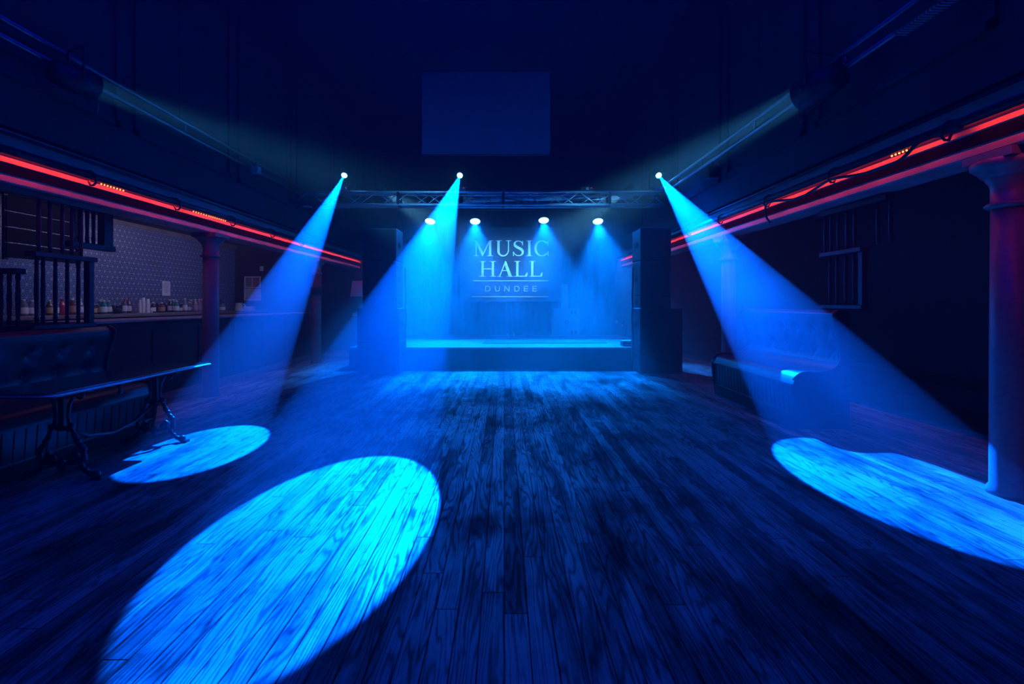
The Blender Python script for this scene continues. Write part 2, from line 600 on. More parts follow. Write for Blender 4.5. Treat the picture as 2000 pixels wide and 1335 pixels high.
# A
L.poly([(722, Y0), (740, Y0 + 4), (836, Y1), (782, Y1), (708, 628)])
L.poly([(722, Y0), (730, 612), (640, Y1), (622, Y1)])
L.rect(662, 778, 728, 742)
L.serif(628, Y1, 36, 1)
L.serif(802, Y1, 56, 1)
L.mb.build('letter', M_letter, bn); L = Letters()
# L L
for x in (922, 1165):
    L = Letters()
    L.stem(x, T, Y0, Y1, 52, 52)
    L.rect(x, x + 150, Y1 - 16, Y1)
    L.poly([(x + 152, Y1 - 68), (x + 170, Y1 - 68), (x + 160, Y1), (x + 120, Y1), (x + 120, Y1 - 12)])
    L.mb.build('letter', M_letter, bn)
R = Letters()
R.rect(198, 1435, 895, 907)
R.mb.build('rule', M_letter, bn)
R = Letters()
R.rect(180, 1435, 1155, 1167)
R.mb.build('rule', M_letter, bn)
D = Letters()
y0, y1, lw = 987, 1074, 9

def letD(x):
    D.rect(x, x + lw, y0, y1)
    pp, ww = arc(x + 36, (y0 + y1) / 2, 42, (y1 - y0) / 2 - lw / 2, -90, 90, 18, lw, lw)
    D.ribbon([(x + 4, y0 + lw / 2)] + pp + [(x + 4, y1 - lw / 2)], [lw] * (len(pp) + 2))

def letE(x):
    D.rect(x, x + lw, y0, y1)
    for yy in (y0, (y0 + y1) / 2 - lw / 2, y1 - lw):
        D.rect(x, x + 66, yy, yy + lw)
def flush():
    global D
    D.mb.build('letter', M_letter, bn); D = Letters()
letD(400); flush()
D.rect(560, 569, y0, 1040); D.rect(626, 635, y0, 1040)
pp, ww = arc(597.5, 1038, 33, 33, 180, 0, 18, lw, lw)
D.ribbon([(x, 1038 + abs(y - 1038)) for x, y in pp], ws[:0] + [lw] * len(pp))
flush()
D.rect(712, 721, y0, y1); D.rect(784, 793, y0, y1)
D.poly([(712, y0), (723, y0), (793, y1), (782, y1)])
flush()
letD(875); flush()
letE(1030); flush()
letE(1170); flush()

# things on the stage
rug_c = [at(960, 657, 12.9), at(1170, 657, 12.9)]
r0, r1 = 11.1, 12.75
def stage_pt(u, v):
    d = F * (CAMH - SZ) / (v - V0)
    return Vector(((u - U0) * d / F, d, SZ))
a, b_, c_, d_ = stage_pt(943, 671), stage_pt(1186, 670), stage_pt(1168, 657.5), stage_pt(956, 657.5)
rug = MB().prism([(a.x, a.y), (b_.x, b_.y), (c_.x + 0.05, c_.y), (d_.x - 0.05, d_.y)], lambda p, t: Vector((p[0], p[1], t)), SZ, SZ + 0.012)
tag(rug.build('stage_rug', M_rug), 'dark flat rug lying on the stage deck below the banner', 'rug')

# column loudspeaker standing on a square subwoofer
sub = thing('stage_subwoofer', (1.75, 13.0, SZ), 'square grey subwoofer on the stage right of the banner', 'subwoofer')
q0, q1 = at(1081, 602, 12.95), at(1132.5, 655, 12.95)
MB().box(q0.x, q1.x, 12.95, 13.4, SZ, q0.z).build('cabinet', M_grey, sub, bevel=0.012)
MB().box(q0.x + 0.03, q1.x - 0.03, 12.94, 12.955, SZ + 0.04, q0.z - 0.04).build('grille', M_grey, sub)
wq = q1.x - q0.x
for zz in (0.06, 0.6):
    for xx in (0.70, 0.83):
        MB().box(q0.x + wq * xx - 0.026, q0.x + wq * xx + 0.026, 12.93, 12.945, SZ + zz, SZ + zz + 0.08).build('port', M_hole, sub)
cx = q0.x + wq * 0.51; cz = SZ + (q0.z - SZ) * 0.5
em = MB()
for i in range(8):
    a_ = i * PI / 4
    em.box(-0.012, 0.012, -0.008, 0.0, 0.03, 0.062, Matrix.Translation((cx, 12.94, cz)) @ Matrix.Rotation(a_, 4, 'Y'))
em.build('round_emblem', M_hole, sub)
p0, p1 = at(1097.5, 555, 13.1), at(1109, 602, 13.1)
cs = thing('column_loudspeaker', ((p0.x + p1.x) / 2, 13.1, q0.z), 'slim upright column loudspeaker standing on the square stage subwoofer', 'speaker')
MB().box(p0.x, p1.x, 13.05, 13.25, q0.z, p0.z).build('cabinet', M_grey, cs, bevel=0.01)
MB().box(p0.x + 0.012, p1.x - 0.012, 13.04, 13.055, q0.z + 0.05, p0.z - 0.03).build('grille', M_grey, cs)
MB().box(p1.x - 0.02, p1.x + 0.14, 13.1, 13.16, p0.z, p0.z + 0.02).build('top_bracket', M_black, cs)

q = at(1217, 662, 10.9)
mbx = thing('stage_box', (at(1225, 668, 10.9).x, 10.9, SZ), 'small black connector box with pale lid at right stage edge', 'box')
xa = stage_pt(1217, 676)
MB().box(xa.x, xa.x + 0.42, xa.y, xa.y + 0.25, SZ, SZ + 0.10).build('case', M_black, mbx, bevel=0.006)
MB().box(xa.x + 0.03, xa.x + 0.40, xa.y - 0.008, xa.y, SZ + 0.015, SZ + 0.045).build('connector_panel', M_grey, mbx)
MB().box(xa.x - 0.005, xa.x + 0.425, xa.y - 0.005, xa.y + 0.25, SZ + 0.10, SZ + 0.115).build('lid', M_alu, mbx)

xa = stage_pt(850, 653)
ps = thing('power_strip', (xa.x, xa.y, SZ), 'pale flat power strip lying at the back left of the stage', 'power strip')
MB().box(xa.x, xa.x + 0.3, xa.y, xa.y + 0.07, SZ, SZ + 0.045).build('case', M_white, ps, bevel=0.006)
MB().tube([(xa.x + 0.3, xa.y + 0.03, SZ + 0.02), (xa.x + 0.36, xa.y + 0.02, SZ + 0.05), (xa.x + 0.42, xa.y + 0.05, SZ + 0.03), (xa.x + 0.6, xa.y + 0.02, SZ + 0.012)], 0.012).build('cable', M_cable, ps)
for i, (u, lab) in enumerate(((992, 'left of the two small pale floor plugs at the back of the stage'), (1004, 'right of the two small pale floor plugs at the back of the stage'))):
    g = stage_pt(u, 655.5)
    pl = thing('cable_plug', (g.x, g.y, SZ), lab, 'plug', 'cable plugs on the stage floor')
    MB().lathe([(0.02, 0), (0.026, 0.02), (0.022, 0.05), (0.008, 0.06)], 10, Matrix.Translation((g.x, g.y, SZ))).build('body', M_white, pl)
    MB().tube([(g.x, g.y, SZ + 0.05), (g.x + 0.03, g.y + 0.02, SZ + 0.10), (g.x + 0.05, g.y + 0.06, SZ + 0.02), (g.x + 0.06, g.y + 0.12, SZ + 0.008)], 0.008, 6).build('cable', M_cable, pl)
# pale connectors hanging on a cable by the right stack
hc = thing('hanging_cable', (3.0, 12.6, SZ), 'black cable with two small white connectors hanging at the right of the stage', 'cable')
w1, w2 = at(1204, 628, 12.4), at(1215, 635.5, 12.4)
MB().tube([at(1213, 600, 12.5), at(1210, 612, 12.45), at(1204, 622, 12.4), w1, at(1208, 640, 12.4), w2, at(1219, 625, 12.4), at(1224, 632, 12.4), at(1222, 650, 12.4), at(1221, 656, 12.45)], 0.012, 6).build('lead', M_cable, hc)
for w_ in (w1, w2):
    MB().lathe([(0.012, -0.04), (0.03, -0.03), (0.034, 0.0), (0.03, 0.03), (0.012, 0.04)], 12, Matrix.Translation(w_)).build('connector', M_white, hc)

# ---------------------------------------------------------------- loudspeaker stacks
def cabinet(name, x0, x1, y0, y1, z0, z1, label, sub=False, side=1):
    t = thing(name, ((x0 + x1) / 2, (y0 + y1) / 2, z0), label, 'case' if 'case' in name else ('subwoofer' if sub else 'speaker'), 'loudspeaker cabinets beside the stage')
    MB().box(x0, x1, y0, y1, z0, z1).build('cabinet', M_cab, t, bevel=0.012)
    MB().box(x0 + 0.035, x1 - 0.035, y0 - 0.012, y0 + 0.005, z0 + 0.035, z1 - 0.035).build('grille', M_grille, t, bevel=0.004)
    xs = x0 if side > 0 else x1
    ym = (y0 + y1) / 2
    zc = (z0 + z1) / 2
    MB().box(xs - 0.006, xs + 0.006, ym - 0.09, ym + 0.09, zc - 0.05, zc + 0.05).build('handle', M_hole, t)
    for xx in (x0 + 0.07, x1 - 0.07):
        for yy in (y0 + 0.07, y1 - 0.07):
            pass
    return t

yA, yB_ = 8.92, 9.56
for side, X0, X1, T0, T1 in ((1, 2.515, 3.12, 2.53, 3.10), (-1, -2.73, -1.945, -2.64, -2.01)):
    s = 'right' if side > 0 else 'left'
    bx1 = 3.13 if side > 0 else X1
    cabinet('subwoofer', X0, X0 + 0.79 if side > 0 else X1, yA, yB_, 0.0, 0.605, 'black subwoofer on the floor at the bottom of the %s speaker stack' % s, True, side)
    cabinet('subwoofer', X0, X0 + 0.79 if side > 0 else X1, yA, yB_, 0.61, 1.215, 'black subwoofer second from the floor in the %s speaker stack' % s, True, side)
    cabinet('amplifier_case', T0, T1, yA + 0.04, yB_ - 0.03, 1.217, 1.45, 'shallow black case between subwoofers and upper speakers of the %s stack' % s, False, side)
    cabinet('loudspeaker', T0, T1, yA + 0.03, yB_ - 0.03, 1.452, 2.10, 'black loudspeaker below the topmost one of the %s stack' % s, False, side)
    cabinet('loudspeaker', T0, T1, yA + 0.02, yB_ - 0.03, 2.115, 2.71, 'black loudspeaker on top of the %s speaker stack' % s, False, side)
    xi = X0 if side > 0 else X1
    w = -0.03 * side
    tag(MB().tube([(xi + w, 9.3, 2.0), (xi + w, 9.32, 1.62), (xi + 1.6 * w, 9.28, 1.40), (xi + w, 9.3, 1.2), (xi + 2.4 * w, 9.22, 1.05), (xi + w, 9.3, 0.8), (xi + w * 0.8, 9.3, 0.3), (xi + 2 * w, 9.25, 0.012)],
                  0.014, 7).build('speaker_cable', M_cable), 'black cable running down the inner side of the %s speaker stack' % s, 'cable', 'speaker stack cables')

# ---------------------------------------------------------------- truss and lamps
TY = 9.4
def truss():
    z0, z1, y0, y1 = 3.215, 3.455, TY - 0.12, TY + 0.12
    xa, xb = -4.10, 3.08
    t = thing('truss', ((xa + xb) / 2, TY, z0), 'aluminium lattice truss spanning the hall in front of the stage', 'truss')
    for y in (y0, y1):
        for z in (z0, z1):
            MB().tube([(xa, y, z), (xb, y, z)], 0.024, 10).build('chord', M_alu, t)
    n = int((xb - xa) / 0.32)
    st_ = (xb - xa) / n
    for (ya, yb, za, zb, ph) in ((y0, y0, z0, z1, 0), (y1, y1, z0, z1, 1), (y0, y1, z0, z0, 0), (y0, y1, z1, z1, 1)):
        mb = MB()
        for i in range(n):
            s0, s1 = (0, 1) if (i + ph) % 2 == 0 else (1, 0)
            pa = (xa + i * st_, ya + (yb - ya) * s0, za + (zb - za) * s0)
            pb = (xa + (i + 1) * st_, ya + (yb - ya) * s1, za + (zb - za) * s1)
            mb.tube([pa, pb], 0.010, 6)
        mb.build('lacing', M_alu, t)
    for x in (-2.05, -0.02, 2.03):
        mb = MB()
        for y in (y0, y1):
            mb.tube([(x, y, z0), (x, y, z1)], 0.03, 8)
        for z in (z0, z1):
            mb.tube([(x, y0, z), (x, y1, z)], 0.03, 8)
        mb.build('splice', M_black, t)
    return t
truss()
# pale rolled screen case seen through the lattice
tag(MB().tube([at(905, 391, 10.2), at(1010, 387, 10.2), at(1120, 386, 10.2), at(1235, 384, 10.2)], 0.055, 14).build('screen_case', M_batten),
    'long pale tube-shaped roll hanging behind the truss', 'screen case')
cb = [at(980, 386, 9.55), at(1010, 391, 9.55), at(1045, 394, 9.55), at(1090, 393, 9.55), at(1140, 389, 9.55), at(1175, 386, 9.55)]
tag(MB().tube(cb, 0.014, 7).build('slack_cable', M_cable), 'slack black cable lying inside the truss lattice', 'cable')


def moving_head(lens, target, label, lit=True):
    lens = Vector(lens)
    d = (Vector(target) - lens).normalized()
    c = lens - d * 0.17                             # head pivot
    base_z = 3.48
    t = thing('moving_head_light', (c.x, c.y, base_z), label, 'stage light', 'moving head lights on the truss')
    MB().box(c.x - 0.13, c.x + 0.13, TY - 0.11, TY + 0.11, base_z, base_z + 0.09).build('base', M_black, t, bevel=0.012)
    MB().box(c.x - 0.025, c.x + 0.025, TY - 0.13, TY - 0.108, base_z + 0.015, base_z + 0.065).build('display_panel', M_grey if lit else M_white, t)
    yk = MB()
    side = Vector((0, 0, 1)).cross(d); side.normalize()
    zt = c.z
    pts = [c + side * 0.14, Vector((c.x + side.x * 0.14, c.y + side.y * 0.14, base_z + 0.12)),
           Vector((c.x - side.x * 0.14, c.y - side.y * 0.14, base_z + 0.12)), c - side * 0.14]
    yk.tube(pts, 0.03, 8)
    yk.build('yoke', M_black, t)
    m = aim(c, target)
    head = MB().lathe([(0.03, -0.15), (0.085, -0.13), (0.105, -0.04), (0.105, 0.08), (0.085, 0.15), (0.075, 0.168), (0.060, 0.168), (0.058, 0.15), (0.0, 0.148)], 22, m)
    hb = head.build('head', M_black, t)
    MB().lathe([(0.0, 0.158), (0.03, 0.157), (0.05, 0.152), (0.055, 0.149)], 22, m).build('lens', M_lens if lit else M_blackgloss, hb)
    MB().lathe([(0.008, -0.006), (0.008, 0.006)], 8, Matrix.Translation((c.x + 0.08, TY - 0.112, base_z + 0.055))).build('indicator', M_redled, t)
    return t


def spot(name, loc, target, energy, color, half_deg, blend, radius=0.02):
    l = bpy.data.lights.new(name, 'SPOT')
    l.energy = energy; l.color = color
    l.spot_size = math.radians(half_deg * 2); l.spot_blend = blend
    l.shadow_soft_size = radius
    o = bpy.data.objects.new(name, l); COL.objects.link(o)
    o.location = loc
    o.rotation_euler = (Vector(target) - Vector(loc)).to_track_quat('-Z', 'Y').to_euler()
    return o

HEADCOL = (0.0, 0.095, 1.0)
HEADS = [((672, 343), (-2.73, 4.41, 0), 4.6, 'leftmost lit moving head light on the truss, beam towards the iron table', 0.62),
         ((898, 343), (-1.06, 3.01, 0), 5.06, 'lit moving head light above the left end of the stage, beam to the floor centre', 1.2),
         ((1287, 343), (2.86, 3.63, 0), 5.52, 'rightmost lit moving head light on the truss, beam over the right bench', 0.96)]
for (uv, tg, half, lab, k) in HEADS:
    p = at(uv[0], uv[1], TY)
    moving_head(p, tg, lab)
    d = (Vector(tg) - p).normalized()
    spot('head_lamp', p + d * 0.012, tg, 98000 * k, HEADCOL, half, 0.10, 0.012)

moving_head(at(1138, 362, TY), at(1040, 330, 7.0), 'unlit moving head with white display and red indicator on the truss', False)
for u, lab, tx in ((740, 'small par lamp on the truss between the two left beams, turned to the stage', 760), (1232, 'small par lamp near the right end of the truss, turned to the stage', 1215)):
    p = at(u, 366, TY)
    spot('banner_lamp', p + (at(990, 515, BD) - p).normalized() * 0.09, at(995, 535, BD), 1500, (0.14, 0.58, 1.0), 15, 0.9, 0.05)
    t = thing('par_lamp', (p.x, TY, 3.48), lab, 'stage light', 'small par lamps on the truss')
    MB().lathe([(0.03, -0.10), (0.06, -0.09), (0.075, 0.0), (0.08, 0.10), (0.07, 0.10), (0.065, 0.02), (0, 0.0)], 16, aim(p, at(990, 515, BD))).build('housing', M_black, t)
    MB().tube([p + Vector((-0.09, 0, 0)), (p.x - 0.09, TY, 3.50), (p.x + 0.09, TY, 3.50), p + Vector((0.09, 0, 0))], 0.01, 6).build('bracket', M_black, t)

# lit pars at the back of the stage
PARCOL = (0.0, 0.165, 1.0)
PY = 12.0
lb = thing('lighting_bar', (0.2, PY + 0.1, 3.62), 'dark steel bar above the stage carrying the four lit par lamps', 'lighting bar')
MB().tube([(-3.2, PY + 0.12, 3.66), (3.0, PY + 0.12, 3.66)], 0.024, 10).build('pipe', M_black, lb)
for x in (-2.6, -0.6, 1.4, 2.7):
    MB().tube([(x, PY + 0.12, 3.68), (x, PY + 0.12, HC)], 0.006, 6).build('hanger', M_black, lb)
PARS = [((840, 433), 'leftmost of the four lit par lamps over the stage', -0.15),
        ((928, 433), 'lit par lamp just above the M of the banner', 0.1),
        ((1062, 431), 'lit par lamp just above the last letter of the banner top word', 0.0),
        ((1168, 433), 'rightmost of the four lit par lamps over the stage', -0.05)]
for (uv, lab, dx) in PARS:
    p = at(uv[0], uv[1], PY)
    tgt = p + Vector((dx, -1.68, -2.83))
    d = (tgt - p).normalized()
    t = thing('led_par_lamp', (p.x, PY, p.z), lab, 'stage light', 'lit par lamps over the stage')
    m = aim(p - d * 0.02, tgt)
    hs = MB().lathe([(0.06, -0.22), (0.10, -0.20), (0.135, -0.10), (0.14, 0.02), (0.132, 0.02), (0.128, -0.005), (0, -0.01)], 22, m).build('housing', M_black, t)
    MB().lathe([(0.0, 0.004), (0.125, 0.002), (0.127, -0.004)], 24, m).build('led_face', M_par, hs)
    MB().tube([p + Vector((-0.16, 0, 0.06)), (p.x - 0.16, PY + 0.1, 3.62), (p.x + 0.16, PY + 0.1, 3.62), p + Vector((0.16, 0, 0.06))], 0.012, 6).build('bracket', M_black, t)
    spot('par_core', p + d * 0.03, tgt, 4700, PARCOL, 30, 0.6, 0.05)
    spot('par_field', p + d * 0.03, p + Vector((0, -1.2, -1.0)), 430, PARCOL, 40, 1.0, 0.06)

# side bars with tubes, and the two big cans
def side_bar(x, ya, yb, z, label):
    t = thing('lighting_rail', (x, (ya + yb) / 2, z), label, 'lighting bar', 'steel lighting rails along the side walls')
    for dz in (0.0, 0.14):
        MB().tube([(x, ya, z + dz), (x, yb, z + dz)], 0.024, 10).build('tube', M_steel, t)
    y = ya + 0.2
    while y < yb:
        MB().tube([(x, y, z), (x, y, z + 0.14)], 0.012, 6).build('rung', M_steel, t)
        y += 1.6
    for y in (ya + 0.5, (ya + yb) / 2, yb - 0.4):
        MB().tube([(x, y, z + 0.14), (x, y, HC)], 0.006, 6).build('hanger', M_black, t)
side_bar(-3.98, 2.6, 9.2, 3.42, 'steel ladder rail along the left wall above the bar')
side_bar(3.12, 2.6, 9.2, 3.455, 'steel lighting rail along the right side running up to the truss')

def can(u, v, d, tgt, label, r, ln, energy, spread):
    p = at(u, v, d)
    t = thing('spotlight_can', (p.x, p.y, p.z), label, 'stage light', 'large round spotlight cans on the side rails')
    m = aim(p, tgt)
    body = MB().lathe([(0.05, -ln), (r * 0.7, -ln), (r * 0.85, -ln * 0.8), (r, -ln * 0.55), (r, 0.0), (r * 0.94, 0.0), (r * 0.92, -0.06), (0, -0.068)], 30, m).build('barrel', M_black, t)
    MB().lathe([(0.0, -0.05), (r * 0.88, -0.052), (r * 0.9, -0.058)], 30, m).build('lens', M_teal, body)
    sd = m.to_3x3() @ Vector((1, 0, 0))
    c = p - (Vector(tgt) - p).normalized() * ln * 0.45
    top = Vector((c.x, c.y, c.z + r + 0.16))
    MB().tube([c + sd * (r + 0.012), top + sd * (r + 0.012), top - sd * (r + 0.012), c - sd * (r + 0.012)], 0.012, 6).build('yoke', M_black, t)
    wire = [c + sd * (r + 0.02) + Vector((0, 0.05, -0.02))]
    for i in range(1, 8):
        a = i / 8
        wire.append(p + sd * (r * 0.9) * (1 - 2 * a) * 0.5 + Vector((0.0, 0.0, -r - 0.12 * math.sin(PI * a))))
    wire.append(c - sd * (r + 0.02) + Vector((0, 0.05, -0.02)))
    MB().tube(wire, 0.005, 5).build('safety_wire', M_steel, t)
    l = bpy.data.lights.new('can_lamp', 'AREA')
    l.shape = 'DISK'; l.size = r * 1.7; l.energy = energy; l.color = (0.06, 0.42, 0.85)
    l.spread = math.radians(spread)
    o = bpy.data.objects.new('can_lamp', l); COL.objects.link(o)
    dd = (Vector(tgt) - p).normalized()
    o.location = p - dd * 0.03
    o.rotation_euler = dd.to_track_quat('-Z', 'Y').to_euler()
can(188, 171, 4.42, (0.2, 13.3, 2.9), 'big round black spotlight can with pale teal beam on the left side rail', 0.115, 0.34, 6, 20)
can(1566, 188, 4.7, (0.3, 13.3, 2.5), 'big round black spotlight can with pale teal beam on the right side rail', 0.15, 0.40, 12, 16)

# ribbed LED batten on the right rail near the top corner
p = at(1818, 16, 3.35)
t = thing('light_batten', (p.x, p.y, p.z), 'dark ribbed light batten on the right rail at the top corner', 'stage light')
MB().box(p.x - 0.05, p.x + 0.05, p.y - 0.28, p.y + 0.28, p.z - 0.03, p.z + 0.05).build('housing', M_black, t, bevel=0.005)
rb = MB()
for i in range(18):
    y = p.y - 0.26 + i * 0.03
    rb.box(p.x - 0.045, p.x + 0.045, y, y + 0.012, p.z - 0.045, p.z - 0.03)
rb.build('ribs', M_grey, t)
# small boxes clamped to the rails
for (u, v, d, s, lab) in ((500, 332, 7.55, 0.055, 'small pale clamp box on the left lighting rail'), (1392, 337, 6.9, 0.085, 'small dark box fixed under the right lighting rail')):
    p = at(u, v, d)
    t = thing('clamp_box', tuple(p), lab, 'box', 'small boxes on the lighting rails')
    MB().box(p.x - s, p.x + s, p.y - 0.06, p.y + 0.06, p.z - s, p.z + s).build('case', M_grey if u < 900 else M_black, t, bevel=0.006)
    MB().tube([(p.x, p.y, p.z + s), (p.x, p.y, p.z + s + 0.07)], 0.012, 6).build('clamp', M_black, t)

# projection screen over the stage
a, b_ = at(824, 140.5, 9.9), at(1074.5, 301, 9.9)
t = thing('projection_screen', ((a.x + b_.x) / 2, 9.9, b_.z), 'large blank rectangular projection screen hanging above the truss', 'screen')
MB().box(a.x, b_.x, 9.9, 9.925, b_.z, a.z).build('screen_fabric', M_screen, t)
fr = MB()
for (x0, x1, z0, z1) in ((a.x - 0.02, a.x, b_.z - 0.02, a.z + 0.02), (b_.x, b_.x + 0.02, b_.z - 0.02, a.z + 0.02), (a.x, b_.x, a.z, a.z + 0.02), (a.x, b_.x, b_.z - 0.02, b_.z)):
    fr.box(x0, x1, 9.895, 9.935, z0, z1)
fr.build('frame', M_black, t)
for x in (a.x + 0.3, b_.x - 0.3):
    MB().tube([(x, 9.92, a.z), (x, 9.92, HC)], 0.008, 6).build('hanger', M_black, t)

# ---------------------------------------------------------------- red strips, conduits, cable
def strip_side(X, s, name, brackets, diode_rows):
    kz = X / (XL_M if X < 0 else XR_M)
    zc = CAMH + 1.243 * kz * (abs(X) - 0.10) / abs(X)
    zp = zc + 0.044
    t = thing('led_strip', (X + s * 0.09, 6, zc), 'red led strip on a dark hooked pipe along the %s gallery fascia' % name, 'led strip', 'red led strips')
    MB().box(min(X + s * 0.012, X + s * 0.100), max(X + s * 0.012, X + s * 0.100), -1.2, YB - 0.05, zc + 0.009, zc + 0.017).build('channel', M_black, t)
    for (u0, u1, n) in diode_rows:
        for i in range(n):
            u = u0 + (u1 - u0) * i / (n - 1)
            y = F * (X + s * 0.08) / (u - U0)
            MB().lathe([(0.0, -0.008), (0.005, -0.006), (0.0075, 0.0), (0.005, 0.006), (0.0, 0.008)], 8, Matrix.Translation((X + s * 0.080, y, zc - 0.004))).build('diode', M_diode, t)
    # pipe carrying the strip, held by hooks
    c = t
    MB().tube([(X + s * 0.10, -1.2, zp), (X + s * 0.10, YB - 0.1, zp)], 0.028, 12).build('pipe', M_blackgloss, c)
    MB().tube([(X + s * 0.03, -1.2, zp + 0.15), (X + s * 0.03, YB - 0.1, zp + 0.15)], 0.016, 8).build('upper_pipe', M_blackgloss, c)
    for y in brackets:
        MB().tube([(X + s * 0.01, y, zp + 0.05), (X + s * 0.09, y, zp + 0.045), (X + s * 0.137, y, zp + 0.01), (X + s * 0.137, y, zp - 0.07), (X + s * 0.115, y, zp - 0.092), (X + s * 0.085, y, zp - 0.092), (X + s * 0.068, y, zp - 0.05)], 0.010, 6).build('hook', M_black, c)
    l = bpy.data.lights.new('red_strip_' + name, 'AREA')
    l.shape = 'RECTANGLE'; l.size = 0.010; l.size_y = 14.6
    l.energy = 33; l.color = (1.0, 0.035, 0.008)
    o = bpy.data.objects.new('red_strip_' + name, l); COL.objects.link(o)
    o.location = (X + s * 0.082, 6.2, zc + 0.001)
    o.rotation_euler = (0, s * math.radians(72), 0)
    return t
strip_l = strip_side(XL, 1, 'left', (2.2, 3.4, 4.61, 5.81, 7.0, 8.2, 9.4), ((198, 241, 8), (378, 408, 7), (412, 440, 8)))
strip_r = strip_side(XR, -1, 'right', (2.3, 3.47, 4.68, 5.84, 7.1, 8.3), ((1742, 1778, 6),))

def junction(u, v, X, sx, sz, t):
    y = F * X / (u - U0); z = CAMH + (V0 - v) * y / F
    j = MB().box(X - 0.025, X + 0.025, y - sx, y + sx, z - sz, z + sz).build('junction_box', M_black, t, bevel=0.008)
    MB().tube([(X, y - sx, z), (X, y - sx - 0.25, z + 0.035)], 0.01, 6).build('lead', M_cable, j)
junction(52, 308, XL + 0.10, 0.10, 0.016, strip_l)
junction(1852, 256, XR - 0.10, 0.10, 0.016, strip_r)

def on_right(u, v, X):
    y = F * X / (u - U0)
    return Vector((X, y, CAMH + (V0 - v) * y / F))
cp = [(1815, 268, 3.14), (1790, 281, 3.12), (1754, 315, 3.10), (1692, 338, 3.11), (1631, 348, 3.10), (1610, 357, 3.11), (1590, 370, 3.12), (1561, 387, 3.12), (1530, 391, 3.11), (1508, 393, 3.10),
      (1497, 399, 3.11), (1495, 410, 3.13), (1497, 424, 3.16), (1504, 434, 3.18)]
pts = [on_right(*q) for q in cp]
fine = []
for i in range(len(pts) - 1):
    p0, p1, p2, p3 = pts[max(i - 1, 0)], pts[i], pts[i + 1], pts[min(i + 2, len(pts) - 1)]
    for k in range(5):
        u = k / 5
        fine.append(0.5 * ((2 * p1) + (p2 - p0) * u + (2 * p0 - 5 * p1 + 4 * p2 - p3) * u * u + (3 * p1 - p0 - 3 * p2 + p3) * u ** 3))
fine.append(pts[-1])
tag(MB().tube(fine, 0.013, 8).build('loose_cable', M_cable), 'loose black cable looping across the right red strip', 'cable')

# ---------------------------------------------------------------- benches
# profile of the bench end: (distance towards the room, height), from the crest of the back down to the floor
PROF = [(0.005, 1.236), (0.06, 1.20), (0.065, 1.167), (0.053, 1.09), (0.016, 0.944), (-0.016, 0.784), (-0.010, 0.704), (0.032, 0.635),
        (0.112, 0.592), (0.23, 0.578), (0.36, 0.582), (0.425, 0.566), (0.463, 0.534), (0.500, 0.475), (0.505, 0.44), (0.495, 0.305), (0.452, 0.0)]

def smooth_prof(p, n=4):
    out = []
    for i in range(len(p) - 1):
        p0, p1, p2, p3 = [Vector(p[max(0, min(len(p) - 1, i + q))]) for q in (-1, 0, 1, 2)]
        for k in range(n):
            u = k / n
            out.append(0.5 * ((2 * p1) + (p2 - p0) * u + (2 * p0 - 5 * p1 + 4 * p2 - p3) * u * u + (3 * p1 - p0 - 3 * p2 + p3) * u ** 3))
    out.append(Vector(p[-1]))
    return out

